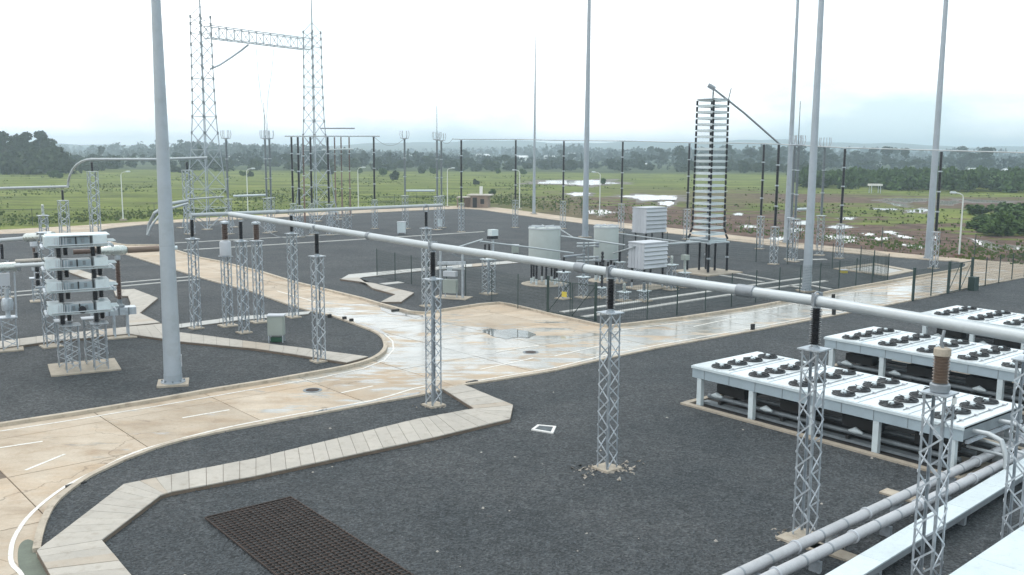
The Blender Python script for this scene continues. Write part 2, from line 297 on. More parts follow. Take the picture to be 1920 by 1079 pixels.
# ------------------------------------------------------------------ mesh helpers
def frame(d):
    d = d.normalized(); u = Vector((0, 0, 1)).cross(d)
    if u.length < 1e-4: u = Vector((1, 0, 0))
    u.normalize(); return u, d.cross(u)
class MB:
    def __init__(s): s.v = []; s.f = []
    def add(s, vs, fs):
        o = len(s.v); s.v += [tuple(a) for a in vs]; s.f += [tuple(i + o for i in f) for f in fs]; return s
    def box(s, c, d, rz=0.0):
        c = Vector(c); x, y, z = d[0] / 2, d[1] / 2, d[2] / 2; ca, sa = math.cos(rz), math.sin(rz)
        vs = [(c.x + i * x * ca - j * y * sa, c.y + i * x * sa + j * y * ca, c.z + k * z) for k in (-1, 1) for i, j in ((-1, -1), (1, -1), (1, 1), (-1, 1))]
        return s.add(vs, [(3, 2, 1, 0), (4, 5, 6, 7), (0, 1, 5, 4), (1, 2, 6, 5), (2, 3, 7, 6), (3, 0, 4, 7)])
    def beam(s, a, b, w_, h=None):
        a, b = Vector(a), Vector(b); h = h or w_; u, v = frame(b - a); u = u * w_ / 2; v = v * h / 2
        vs = [p + i * u + j * v for p in (a, b) for i, j in ((-1, -1), (1, -1), (1, 1), (-1, 1))]
        return s.add(vs, [(3, 2, 1, 0), (4, 5, 6, 7), (0, 1, 5, 4), (1, 2, 6, 5), (2, 3, 7, 6), (3, 0, 4, 7)])
    def path(s, pts, r, seg=10, cap=True):
        pts = [Vector(p) for p in pts]; rs = r if isinstance(r, (list, tuple)) else [r] * len(pts); vs = []; fs = []
        u = None
        for i, p in enumerate(pts):
            d = (pts[min(i + 1, len(pts) - 1)] - pts[max(i - 1, 0)]).normalized()
            if u is None: u, v = frame(d)
            else:
                u = (u - d * u.dot(d)).normalized(); v = d.cross(u)
            for k in range(seg):
                a = 2 * math.pi * k / seg; vs.append(p + (u * math.cos(a) + v * math.sin(a)) * rs[i])
        for i in range(len(pts) - 1):
            for k in range(seg):
                k2 = (k + 1) % seg; fs.append((i * seg + k, i * seg + k2, (i + 1) * seg + k2, (i + 1) * seg + k))
        if cap: fs.append(tuple(reversed(range(seg)))); fs.append(tuple(range((len(pts) - 1) * seg, len(pts) * seg)))
        return s.add(vs, fs)
    def tube(s, a, b, r, r2=None, seg=10): return s.path([a, b], [r, r if r2 is None else r2], seg)
    def lathe(s, prof, seg=16, c=(0, 0, 0)):
        vs = []; fs = []
        for r, z in prof:
            for k in range(seg):
                a = 2 * math.pi * k / seg; vs.append((c[0] + r * math.cos(a), c[1] + r * math.sin(a), c[2] + z))
        for i in range(len(prof) - 1):
            for k in range(seg):
                k2 = (k + 1) % seg; fs.append((i * seg + k, i * seg + k2, (i + 1) * seg + k2, (i + 1) * seg + k))
        fs.append(tuple(reversed(range(seg)))); fs.append(tuple(range((len(prof) - 1) * seg, len(prof) * seg)))
        return s.add(vs, fs)
    def prism(s, poly, z0, z1, top_only=False):
        n = len(poly); a = sum(poly[i][0] * poly[(i + 1) % n][1] - poly[(i + 1) % n][0] * poly[i][1] for i in range(n))
        if a < 0: poly = poly[::-1]
        vs = [(p[0], p[1], z0) for p in poly] + [(p[0], p[1], z1) for p in poly]
        fs = [tuple(range(n, 2 * n))] + [(i, (i + 1) % n, n + (i + 1) % n, n + i) for i in range(n)]
        return s.add(vs, fs)
    def mesh(s, name, mat, smooth=False):
        me = bpy.data.meshes.new(name); me.from_pydata(s.v, [], s.f); me.materials.append(mat)
        if smooth:
            me.shade_smooth(); me.set_sharp_from_angle(angle=R(38))
        me.update(); return me
    def build(s, name, mat, parent=None, smooth=False, **kw):
        return obj(name, s.mesh(name, M[mat] if isinstance(mat, str) else mat, smooth), parent, **kw)
def obj(name, me, parent=None, loc=None, **kw):
    o = bpy.data.objects.new(name, me); COL.objects.link(o)
    if parent: o.parent = parent
    if loc is not None: o.location = loc
    for k, v in kw.items(): o[k] = v
    return o
def tag(o, label=None, cat=None, group=None, kind=None):
    if label: o['label'] = label
    if cat: o['category'] = cat
    if group: o['group'] = group
    if kind: o['kind'] = kind
    return o
def thing(name, label, cat, loc, rz=0.0, group=None, scale=None):
    o = bpy.data.objects.new(name, None); COL.objects.link(o); o.location = loc; o.rotation_euler = (0, 0, rz)
    o.empty_display_size = 0.3
    if scale: o.scale = scale
    return tag(o, label, cat, group)
def copy_tree(o, parent=None):
    c = o.copy(); COL.objects.link(c); c.parent = parent
    for ch in KIDS.get(o.name, []) or [x for x in o.children]: copy_tree(ch, c)
    return c
KIDS = {}
def place(src, loc, rz, label, scale=None, group=None):
    c = copy_tree(src); c.location = loc; c.rotation_euler = (0, 0, rz); c['label'] = label
    if scale: c.scale = scale
    if group: c['group'] = group
    return c
def remove_tree(o):
    for ch in list(o.children): remove_tree(ch)
    bpy.data.objects.remove(o)
YAW = R(41)     # the yard's axes: 41 degrees and square to it

# ------------------------------------------------------------------ ground plan
def W(px, z=0.0): return [G(x, y, z).to_2d() for x, y in px]
def inside(p, poly):
    c = False; n = len(poly)
    for i in range(n):
        a, b = poly[i], poly[i - 1]
        if (a[1] > p[1]) != (b[1] > p[1]) and p[0] < (b[0] - a[0]) * (p[1] - a[1]) / (b[1] - a[1]) + a[0]: c = not c
    return c
def clip(poly, cell):
    outp = list(poly); n = len(cell)
    for i in range(n):
        a, b = cell[i], cell[(i + 1) % n]; inp = outp; outp = []
        side = lambda q: (b[0] - a[0]) * (q[1] - a[1]) - (b[1] - a[1]) * (q[0] - a[0])
        for k in range(len(inp)):
            p, q = inp[k - 1], inp[k]; sp, sq = side(p), side(q)
            if (sp >= 0) != (sq >= 0):
                f = sp / (sp - sq); outp.append((p[0] + (q[0] - p[0]) * f, p[1] + (q[1] - p[1]) * f))
            if sq >= 0: outp.append((q[0], q[1]))
        if not outp: return []
    return outp
def smooth_poly(pts, idx=None, n=4):
    """rounds the run of points given by idx (start, end) with Catmull-Rom"""
    outp = []
    for i in range(len(pts)):
        if idx and not (idx[0] <= i < idx[1]): outp.append(pts[i]); continue
        p0, p1, p2, p3 = (Vector(pts[(i + k) % len(pts)]) for k in (-1, 0, 1, 2))
        for k in range(n):
            t_ = k / n
            outp.append(0.5 * ((2 * p1) + (-p0 + p2) * t_ + (2 * p0 - 5 * p1 + 4 * p2 - p3) * t_ ** 2 + (-p0 + 3 * p1 - 3 * p2 + p3) * t_ ** 3))
    return outp

yard = W([(-320, 470), (0, 431), (120, 425), (230, 418), (400, 408), (560, 400), (740, 391), (860, 386), (930, 389), (1090, 410), (1280, 430), (1500, 456), (1740, 480), (1920, 494), (2200, 516)])
yard += [Vector((95, 70)), Vector((60, -15)), Vector((-40, -15)), Vector((-110, 60))]
I1 = smooth_poly(W([(-320, 850), (0, 800), (150, 777), (300, 752), (400, 734), (500, 718), (600, 700), (660, 688), (700, 675), (720, 660), (722, 645), (710, 629), (672, 613), (619, 594), (586, 587), (545, 575), (470, 548), (395, 528), (358, 517), (300, 499), (228, 476), (175, 466), (140, 458), (115, 447), (95, 441), (60, 438), (0, 440), (-320, 478)]), (6, 13))
I2 = smooth_poly(W([(298, 461), (238, 461), (205, 455), (185, 445), (183, 437), (200, 431), (240, 426), (298, 421), (450, 413), (600, 405), (740, 398), (830, 394), (870, 393), (905, 395), (940, 400), (1090, 420), (1290, 443), (1500, 468), (1740, 489), (1785, 491), (1808, 495), (1812, 500), (1800, 506), (1720, 520), (1560, 548), (1500, 562), (1400, 580), (1280, 598), (1180, 610), (1140, 614), (1120, 611), (1084, 603), (1027, 590), (960, 574), (936, 570), (900, 573), (796, 589), (769, 587), (709, 571), (680, 562), (610, 545), (548, 530), (491, 512), (411, 492), (370, 484), (333, 472)]), (1, 23))
_i4 = W([(69, 1036), (72, 1018), (81, 986), (98, 953), (122, 929), (163, 900), (195, 884), (244, 862), (317, 836), (407, 815), (480, 801), (560, 786), (625, 774), (700, 760), (790, 744), (831, 733), (875, 724), (927, 717), (1040, 698), (1124, 678), (1240, 654), (1418, 622), (1600, 587), (1711, 565), (1822, 541), (1920, 522)])
I4 = smooth_poly(_i4, (1, 14)) + [Vector((75, 77)), Vector((78, 60)), Vector((50, -8)), Vector((-8, -8)), G(190, 1200).to_2d(), G(100, 1079).to_2d()]
ZG = 0.05
base = MB().prism([tuple(p) for p in yard], -0.30, -0.035).build('yard_base', 'joint', kind='structure')
for nm, poly in (('gravel_bed', I1), ('gravel_bed', I2), ('gravel_bed', I4)):
    MB().prism([tuple(p) for p in poly], -0.2, ZG).build(nm, 'gravel', kind='structure')
# road slabs: a grid along the yard's axes, clipped to the yard, kept where any of it shows
road = MB().prism([tuple(p) for p in yard], -0.06, -0.03).build('concrete_road', 'joint', kind='structure')
ux = Vector((math.cos(YAW), math.sin(YAW))); uy = Vector((-ux.y, ux.x)); CS = 4.6; g_ = 0.02
def shrink_inside(pts):
    test = []
    for a in range(5):
        for b_ in range(5):
            fa, fb = a / 4, b_ / 4
            test.append((pts[0] * (1 - fa) + pts[1] * fa) * (1 - fb) + (pts[3] * (1 - fa) + pts[2] * fa) * fb)
    return test
cnt = 0
o0 = G(863, 727).to_2d()
for i in range(-24, 40):
    for j in range(-14, 36):
        c = o0 + ux * CS * i + uy * CS * j
        q = [c + ux * g_ + uy * g_, c + ux * (CS - g_) + uy * g_, c + ux * (CS - g_) + uy * (CS - g_), c + ux * g_ + uy * (CS - g_)]
        ctr = c + (ux + uy) * CS / 2
        if ctr.y < 12: continue
        sx_, sy_ = PX((ctr.x, ctr.y, 0))
        if sx_ < -130 or sx_ > 2060 or sy_ > 1300: continue
        pts = shrink_inside(q)
        if not any(inside(p, yard) and not (inside(p, I1) or inside(p, I2) or inside(p, I4)) for p in pts): continue
        pl = clip([tuple(p) for p in yard], [tuple(p) for p in q])
        if len(pl) < 3: continue
        MB().prism(pl, -0.03, random.uniform(-0.003, 0.003)).build('road_slab', 'road', road); cnt += 1
print('slabs', cnt)
# kerbs
def offset_line(pts, d):
    outp = []
    for i, p in enumerate(pts):
        a = pts[max(i - 1, 0)]; b_ = pts[min(i + 1, len(pts) - 1)]; t_ = (Vector(b_) - Vector(a)).normalized()
        outp.append(Vector(p) + Vector((-t_.y, t_.x)) * d)
    return outp
def strip(mb, pts, w0, w1, z0, z1):
    a = offset_line(pts, w0); b_ = offset_line(pts, w1)
    for i in range(len(pts) - 1):
        mb.prism([tuple(a[i]), tuple(a[i + 1]), tuple(b_[i + 1]), tuple(b_[i])], z0, z1)
    return mb
k1 = MB(); strip(k1, [Vector(p) for p in I1[0:44]], -0.11, 0.11, -0.1, 0.14)
k1.build('kerb', 'kerb', kind='structure')
k2 = MB(); strip(k2, [Vector(p) for p in I2] + [Vector(I2[0])], -0.11, 0.11, -0.1, 0.14); k2.build('kerb', 'kerb', kind='structure')
k4 = MB(); strip(k4, [Vector(p) for p in I4[:-4]], -0.10, 0.10, -0.1, 0.12); k4.build('kerb', 'kerb', kind='structure')
# painted lines, 4 mm above the slabs
def paint(pxs, wd, off=0.0):
    mb = MB(); strip(mb, [p for p in W(pxs)], off - wd / 2, off + wd / 2, 0.004, 0.008); return mb.build('painted_line', 'line', kind='structure')
edge = smooth_poly(W([(70, 1140), (41, 1079), (24, 1060), (20, 1040), (28, 1006), (61, 961), (122, 913), (195, 876), (252, 849), (325, 827), (407, 806), (480, 791), (557, 777), (624, 765), (700, 751), (790, 736)]), None, 4)[:-4]
MB().prism([tuple(p) for p in smooth_poly(W([(36, 1024), (52, 1012), (71, 1022), (66, 1036), (100, 1082), (130, 1130), (90, 1130), (46, 1079), (34, 1055)]), None, 4)], 0.002, 0.0062).build('greenish_patch', 'greenish', kind='structure')  # darker greenish area between the edge line and the slab path
mb = MB(); strip(mb, edge, -0.06, 0.06, 0.004, 0.008); mb.build('painted_line', 'line', kind='structure')
paint([(0, 809), (150, 786), (300, 761), (500, 726), (600, 709), (680, 692), (720, 676), (738, 656), (736, 640), (720, 626), (640, 597)], 0.10)
for a, b_ in (((48, 882), (122, 852)), ((0, 840), (80, 828)), ((342, 784), (430, 769)), ((640, 737), (700, 724)), ((900, 693), (1000, 672)), ((930, 660), (1010, 648)), ((1040, 668), (1130, 648)), ((1300, 613), (1380, 596)), ((520, 546), (600, 569))):
    paint([a, b_], 0.11)
paint([(885, 716), (1040, 690), (1124, 669), (1240, 646), (1418, 614), (1600, 580)], 0.10)
paint([(1150, 621), (1280, 605), (1420, 584), (1560, 556), (1720, 527)], 0.10)

# stone-slab paths
def path_thing(quads, n_each, mat='paver', z=0.19, lab=None):
    """quads: list of pairs (left, right) px along the path"""
    L_ = W([q[0] for q in quads], 0.15); R_ = W([q[1] for q in quads], 0.15)
    root = MB()
    for i in range(len(quads) - 1): root.prism([tuple(L_[i]), tuple(L_[i + 1]), tuple(R_[i + 1]), tuple(R_[i])], 0.0, z - 0.035)
    ro = root.build('path', 'joint', kind='structure')
    for i in range(len(quads) - 1):
        ln = max((L_[i + 1] - L_[i]).length, (R_[i + 1] - R_[i]).length); n = max(1, round(ln / n_each))
        for k in range(n):
            a, b_ = k / n + 0.007 / ln, (k + 1) / n - 0.007 / ln
            q = [L_[i].lerp(L_[i + 1], a), L_[i].lerp(L_[i + 1], b_), R_[i].lerp(R_[i + 1], b_), R_[i].lerp(R_[i + 1], a)]
            c = sum(q, Vector((0, 0))) / 4
            mt = mat if random.random() > 0.06 else 'paver2'
            MB().prism([tuple(c + (v - c) * 0.995) for v in q], z - 0.034, z + random.uniform(-0.006, 0.006)).build('paving_slab', mt, ro)
    return ro
path_thing([((150, 1180), (330, 1180)), ((69, 1035), (191, 1015)), ((232, 910), (301, 931)), ((321, 892), (322, 924)), ((480, 861), (480, 894)), ((787, 786), (812, 822)), ((892, 767), (957, 787))], 0.55)
path_thing([((831, 731), (870, 723)), ((890, 768), (962, 761)), ((893, 772), (957, 786))], 0.55)
path_thing([((-60, 648), (-60, 662)), ((98, 629), (98, 641)), ((240, 614), (240, 627)), ((302, 608), (335, 640)), ((335, 624), (335, 641)), ((480, 643), (480, 655)), ((560, 653), (555, 666)), ((690, 670), (650, 681))], 0.9)
path_thing([((213, 545), (217, 556)), ((252, 543), (240, 556)), ((296, 560), (245, 570)), ((262, 588), (235, 590)), ((300, 606), (240, 612))], 0.8)
path_thing([((304, 611), (304, 618)), ((445, 593), (445, 600)), ((583, 583), (578, 588))], 1.2, 'trench', 0.12)
path_thing([((105, 493), (95, 499)), ((178, 516), (160, 522)), ((222, 530), (205, 536))], 1.2)
path_thing([((637, 524), (672, 521)), ((700, 532), (698, 541)), ((776, 550), (742, 553)), ((752, 567), (714, 567))], 0.9)
path_thing([((637, 524), (672, 522)), ((654, 514), (680, 519)), ((805, 501), (805, 506)), ((985, 486), (985, 491))], 1.5, 'trench', 0.12)
for a, b_, wd in (((-40, 556), (360, 521), .3), ((-40, 564), (372, 526), .3), ((345, 471), (907, 436), .5), ((300, 459), (650, 440), .4), ((1053, 588), (1342, 547), .45), ((1093, 597), (1382, 553), .45),
                  ((1375, 542), (1504, 524), .45), ((1422, 546), (1549, 529), .45), ((1338, 516), (1431, 531), .35), ((1378, 514), (1460, 529), .35), ((1480, 538), (1513, 543), .35), ((1520, 537), (1558, 545), .35), ((1475, 490), (1548, 488), .6)):
    mb = MB(); strip(mb, [p for p in W([a, b_])], -wd / 2, wd / 2, 0.0, 0.11); mb.build('trench_cover', 'trench', kind='structure')

# puddles
def puddle(pxs, z=0.012, mat='water'):
    c = sum((Vector(p) for p in W(pxs)), Vector((0, 0))) / len(pxs)
    pl = smooth_poly([Vector(p) for p in W(pxs)], None, 5)
    pl = [c + (p - c) * (1 + .05 * math.sin(k * 1.3) + random.uniform(-.02, .02)) for k, p in enumerate(pl)]
    return MB().prism([tuple(p) for p in pl], z - 0.003, z).build('puddle', mat, kind='structure')
puddle([(905, 622), (918, 617), (942, 619), (960, 617), (985, 621), (1003, 627), (990, 634), (968, 633), (950, 636), (925, 631)])
puddle([(712, 573), (740, 580), (760, 586), (792, 592), (780, 597), (760, 593), (735, 590), (716, 582)])
puddle([(640, 601), (665, 605), (700, 613), (728, 628), (712, 625), (690, 616), (668, 609)])
puddle([(560, 783), (600, 775), (640, 766), (700, 755), (760, 744), (788, 740), (785, 736), (740, 745), (690, 754), (640, 762), (600, 770)], 0.012)
ZT = -0.09
def pond(pxs):
    pl = smooth_poly([Vector(p) for p in W(pxs)], None, 9); c = sum(pl, Vector((0, 0))) / len(pl); ph = random.uniform(0, 6); n = len(pl)
    f = [1 + .16 * math.sin(5 * 6.283 * k / n + ph) + .10 * math.sin(11 * 6.283 * k / n + ph * 2) + random.uniform(-.07, .07) for k in range(n)]
    mud = [c + (p - c) * f[k] * random.uniform(1.15, 1.5) for k, p in enumerate(pl)]
    MB().prism([tuple(p) for p in mud], ZT, ZT + .008).build('mud_margin', 'mud', kind='structure')
    return MB().prism([tuple(c + (p - c) * f[k] * .92) for k, p in enumerate(pl)], ZT, ZT + .016).build('pond', 'skywater', kind='structure')
ponds = [[(1545, 443), (1562, 440), (1590, 441), (1606, 446), (1585, 449), (1560, 447)], [(1655, 434), (1668, 432), (1684, 436), (1670, 438)], [(1616, 437), (1630, 436), (1640, 439), (1626, 441)], [(1470, 430), (1490, 427), (1508, 430), (1490, 434)], [(1740, 441), (1756, 443), (1752, 447), (1738, 446)], [(1760, 378), (1790, 376), (1800, 380), (1770, 384)], [(1440, 446), (1466, 443), (1476, 447), (1452, 450)], [(1100, 396), (1130, 393), (1150, 398), (1120, 402)], [(1000, 341), (1060, 338), (1130, 338), (1155, 343), (1120, 347), (1050, 346)], [(1065, 362), (1100, 361), (1105, 366), (1075, 367)], [(1165, 367), (1200, 365), (1250, 366), (1275, 370), (1240, 376), (1190, 373)],
         [(1235, 378), (1262, 377), (1260, 385), (1240, 384)], [(1655, 374), (1700, 372), (1745, 374), (1700, 379)], [(1790, 372), (1850, 375), (1900, 377), (1850, 380)], [(1700, 394), (1735, 390), (1738, 397), (1705, 398)],
         [(1660, 378), (1700, 384), (1690, 387), (1665, 381)], [(1825, 448), (1850, 452), (1880, 461), (1860, 465), (1835, 457)], [(1880, 459), (1920, 462), (1925, 467), (1890, 466)], [(1675, 438), (1705, 443), (1712, 446), (1690, 445)],
         [(1580, 449), (1605, 448), (1603, 453), (1582, 454)], [(1550, 425), (1575, 422), (1600, 425), (1575, 429)], [(1640, 445), (1665, 444), (1662, 449), (1642, 449)], [(1387, 424), (1405, 421), (1420, 425), (1402, 427)], [(1376, 400), (1390, 399), (1392, 403), (1378, 403)],
         [(1690, 456), (1730, 461), (1726, 465), (1695, 460)], [(1640, 390), (1680, 391), (1676, 394), (1645, 393)], [(1492, 415), (1520, 414), (1518, 421), (1495, 420)], [(1575, 408), (1600, 407), (1598, 411), (1577, 411)]]
for p in ponds: pond(p)
# terrain, to the horizon
mb = MB(); rings = [0, 60, 130, 260, 500, 900, 1600, 2500, 3600]; ns = 72; vs = [(0, 0, ZT)]; fs = []
for r_ in rings[1:]:
    for k in range(ns): vs.append((r_ * math.cos(2 * math.pi * k / ns), r_ * math.sin(2 * math.pi * k / ns), ZT))
for k in range(ns): fs.append((0, 1 + k, 1 + (k + 1) % ns))
for i in range(len(rings) - 2):
    for k in range(ns):
        a = 1 + i * ns; fs.append((a + k, a + ns + k, a + ns + (k + 1) % ns, a + (k + 1) % ns))
mb.add(vs, fs); mb.build('terrain', 'terrain', kind='structure')
# far hills
def hill(y0, xs, hs, depth, label):
    mb = MB(); n = 160; vs = []; fs = []; prev = []
    for row, (dy, f) in enumerate(((0, 0), (0.2, .45), (0.45, .85), (0.6, 1.0), (1.0, 0.2))):
        for k in range(n):
            x = xs[0] + (xs[1] - xs[0]) * k / (n - 1)
            h = np.interp(x, np.linspace(xs[0], xs[1], len(hs)), hs)
            h += h * (0.10 * math.sin(x * 0.0061 + row) + 0.07 * math.sin(x * 0.0163 + 2) + 0.04 * math.sin(x * 0.041))
            vs.append((x, y0 + dy * depth, ZT - 1 + max(0, h * f)))
    for r_ in range(4):
        for k in range(n - 1): fs.append((r_ * n + k, r_ * n + k + 1, (r_ + 1) * n + k + 1, (r_ + 1) * n + k))
    mb.add(vs, fs); return mb.build('hills', 'hill', kind='structure', smooth=True)
hill(2500, (-2300, 2500), [14, 15, 18, 17, 22, 36, 41, 42, 38, 32, 28, 25], 500, 'hills')
hill(2250, (-2000, 2100), [16, 17, 18, 16, 18, 21, 19, 23, 25, 27, 25, 20], 400, 'hills')

# ------------------------------------------------------------------ yard things
# foundation of every lattice pedestal
def lattice(root, hgt, w_, bays, each=True, leg=0.055, brace=0.042, w_top=None, z0=0.1, kb=None):
    """four angle legs and single zigzag lacing on each face"""
    w2 = w_top if w_top else w_
    def corner(i, z):
        f = (z - z0) / (hgt - z0); h = (w_ * (1 - f) + w2 * f) / 2; s = ((-1, -1), (1, -1), (1, 1), (-1, 1))[i % 4]
        return Vector((s[0] * h, s[1] * h, z))
    for i in range(4):
        mb = MB(); a, b_ = corner(i, z0), corner(i, hgt); s = ((-1, -1), (1, -1), (1, 1), (-1, 1))[i]; t_ = leg * 0.16
        for sx_, sy_, ox, oy in ((leg, t_, -s[0] * leg / 2, 0), (t_, leg, 0, -s[1] * (leg / 2 + t_ * 0.6))):
            vs = []
            for p in (a, b_):
                for ii, jj in ((-1, -1), (1, -1), (1, 1), (-1, 1)): vs.append((p.x + ox + ii * sx_ / 2, p.y + oy + jj * sy_ / 2, p.z))
            mb.add(vs, [(3, 2, 1, 0), (4, 5, 6, 7), (0, 1, 5, 4), (1, 2, 6, 5), (2, 3, 7, 6), (3, 0, 4, 7)])
        mb.build('leg', 'legsteel', root)
    joined = MB()
    for i in range(4):
        nrm = ((0, -1), (1, 0), (0, 1), (-1, 0))[i]; o_ = Vector((nrm[0], nrm[1], 0)) * 0.012
        for k in range(bays):
            z1 = z0 + 0.08 + (hgt - z0 - 0.16) * k / bays; z2 = z0 + 0.08 + (hgt - z0 - 0.16) * (k + 1) / bays
            a = corner(i + (k % 2), z1) + o_; b_ = corner(i + 1 - (k % 2), z2) + o_
            m_ = MB() if each else joined
            u, v = frame(b_ - a); fl = Vector((nrm[0], nrm[1], 0)); sd_ = (b_ - a).normalized().cross(fl) * brace / 2; th = fl * brace * 0.16
            vs = [p + s1 * sd_ + s2 * th for p in (a, b_) for s1, s2 in ((-1, -1), (1, -1), (1, 1), (-1, 1))]
            m_.add(vs, [(3, 2, 1, 0), (4, 5, 6, 7), (0, 1, 5, 4), (1, 2, 6, 5), (2, 3, 7, 6), (3, 0, 4, 7)])
            if each: m_.build('brace', 'brace', root)
    if not each:
        o = joined.build('bracing', 'brace', root); o['kind'] = 'stuff'
def ribs(n, z0, z1, rc, rs):
    prof = [(rc, z0)]; st = (z1 - z0) / n
    for k in range(n):
        z = z0 + st * (k + 0.5); r_ = rs if k % 2 == 0 else rs * 0.88
        prof += [(rc, z - st * 0.28), (r_, z - st * 0.10), (r_ * 0.99, z + st * 0.02), (rc, z + st * 0.3)]
    prof.append((rc, z1)); return prof
def footing(root, w_, name='footing', z=0.12, mat='pad'):
    MB().box((0, 0, z / 2), (w_, w_, z)).build(name, mat, root)

# --- short pedestal with one black insulator (carries the tubular bus)
PH, TZ = 5.3, 6.66
def make_pedestal(each, bays=11):
    r = thing('insulator_post', 'x', 'insulator post', (0, 0, 0), 0, 'black insulator posts carrying the tubular busbars')
    footing(r, 0.72)
    lattice(r, PH, 0.47, bays, each)
    mb = MB().box((0, 0, PH + 0.02), (0.64, 0.64, 0.035)); mb.build('top_plate', 'galv', r)
    ins = MB().lathe(ribs(20, PH + 0.14, PH + 1.12, 0.085, 0.165), 16).build('insulator', 'black', r, smooth=True)
    MB().lathe([(0.14, PH + 0.04), (0.14, PH + 0.08), (0.095, PH + 0.09), (0.095, PH + 0.14)], 14).build('flange', 'galv', ins)
    MB().lathe([(0.095, PH + 1.12), (0.11, PH + 1.13), (0.11, PH + 1.17), (0.06, PH + 1.18)], 14).build('flange', 'galv', ins)
    c = MB().box((0, 0, PH + 1.185), (0.10, 0.24, 0.03)).box((0, 0.19, PH + 1.36), (0.09, 0.03, 0.34)).box((0, -0.19, PH + 1.36), (0.09, 0.03, 0.34))
    c.path([(0, 0.19 * math.cos(a), TZ + 0.19 * math.sin(a)) for a in [math.pi * k / 8 for k in range(9)]], 0.025, 6)
    c.build('tube_clamp', 'sleeve', r)
    return r
ped = make_pedestal(True); pedf = make_pedestal(False)
SUP = {}
def put_ped(key, base_px, label, src=None, sc=1.0, rz=YAW + R(90)):
    p = G(*base_px); SUP[key] = p
    o = place(src or ped, p, rz, label, (1, 1, sc)); return o
put_ped('N1', (1138, 882), 'lattice post with black insulator standing alone in dark gravel, rubble round its foot')
put_ped('N2', (1508, 1010), 'lattice post with black insulator in front of the first white fan deck')
put_ped('N4', (813, 763), 'lattice post with black insulator at the road junction beside the slab path corner')
put_ped('N6', (599, 680), 'lattice post with black insulator on the slab path end at the road curve')
put_ped('N5', (800, 576), 'lattice post with black insulator behind the junction, under the thinner busbar end', pedf)
put_ped('N8', (368, 618), 'lattice post with black insulator nearest the thick grey mast, under the thinner busbar', pedf)
put_ped('N7', (551, 597), 'lattice post with black insulator at the beige road, right of the grey-green cabinet', pedf)
put_ped('N9', (458, 626), 'lattice post with black insulator between the two brown bushings', pedf)
p3 = G(1762, 730, 5.2); p3.z = 0; SUP['N3'] = p3
put_ped('N12', (1898, 1046), 'lattice post cut off by the right edge of the photo above the white ledge')

# rubble round the feet of two posts
def rubble(c, r_, n, label, parentless=True, s=(0.03, 0.11)):
    mb = MB()
    for _ in range(n):
        a = random.uniform(0, 6.28); d = abs(random.gauss(0, r_ * 0.5)) + 0.25; q = random.uniform(*s); z = ZG
        cx, cy = c.x + d * math.cos(a) * 1.2, c.y + d * math.sin(a) * 0.8
        vs = [(cx + random.uniform(-1, 1) * q, cy + random.uniform(-1, 1) * q, z + (0 if k < 4 else q * random.uniform(.4, .9))) for k in range(6)]
        mb.add(vs, [(0, 1, 4), (1, 2, 5), (2, 3, 5), (3, 0, 4), (4, 1, 5), (4, 5, 3)])
    o = mb.build('rubble', 'debris'); o['kind'] = 'stuff'; tag(o, label, 'rubble'); return o
rubble(SUP['N1'], 0.75, 80, 'broken concrete and soil scattered round the foot of the lone lattice post')
rubble(SUP['N2'], 0.8, 90, 'broken concrete scattered round the post beside the pipes')
rubble(SUP['N4'], 0.45, 40, 'small rubble round the post at the junction', s=(0.02, 0.07))
rubble(SUP['N3'], 0.8, 60, 'rubble round the post with the tan bushing')
rubble(G(1760, 830), 1.6, 120, 'reddish rubble heap under the cooler pipes')

# brown instrument bushings on lattice
def make_bushing(each, mat, ht=1.0, tank=True, head=True, name='instrument_transformer'):
    r = thing(name, 'x', 'transformer', (0, 0, 0))
    footing(r, 0.95)
    z = 4.2 if tank else 5.0
    lattice(r, z, 0.47, 9, each)
    MB().box((0, 0, z + 0.02), (0.64, 0.64, 0.035)).build('top_plate', 'galv', r)
    if tank:
        MB().lathe([(0.30, z + .05), (0.33, z + .08), (0.33, z + .85), (0.30, z + .9), (0.2, z + .95)], 18).build('tank', 'louvre', r, smooth=True); z += 0.92
    MB().lathe(ribs(14, z + 0.08, z + ht, 0.15, 0.21), 18).build('bushing', mat, r, smooth=True)
    if head: MB().lathe([(0.2, z + ht), (0.27, z + ht + .03), (0.27, z + ht + .12), (0.2, z + ht + .16), (.05, z + ht + .2)], 18).build('cap', 'galv', r, smooth=True)
    return r
b1 = make_bushing(False, 'brown'); b1.location = G(428, 613); b1.rotation_euler.z = YAW + R(90); b1['label'] = 'brown bushing over a grey tank on lattice, left of the pair behind the cabinet'; b1['group'] = 'brown bushings by the road'
b2 = make_bushing(False, 'brown', tank=False); b2.location = G(486, 606); b2.rotation_euler.z = YAW + R(90); b2['label'] = 'brown bushing without tank on lattice, right of the pair behind the cabinet'; b2['group'] = 'brown bushings by the road'
b3 = thing('surge_arrester', 'tan ribbed arrester on a lattice post in front of the white fan decks', 'arrester', p3, YAW + R(90))
footing(b3, 0.75); lattice(b3, PH - 0.2, 0.50, 11, True)
MB().box((0, 0, PH - 0.18), (0.62, 0.62, 0.035)).build('top_plate', 'galv', b3)
MB().lathe([(0.2, PH - .15), (0.22, PH - .1), (0.22, PH + .02), (0.17, PH + .05)], 18).build('base_flange', 'sleeve', b3, smooth=True)
MB().lathe(ribs(17, PH + 0.06, PH + 0.66, 0.13, 0.185), 18).build('insulator', 'tan', b3, smooth=True)
MB().lathe([(0.17, PH + .67), (0.19, PH + .69), (0.18, PH + .84), (0.13, PH + .86)], 18).build('cap', 'pad', b3, smooth=True)
MB().box((-0.26, -0.2, PH - 0.36), (0.02, 0.2, 0.16)).build('rating_plate', 'whitewall', b3)
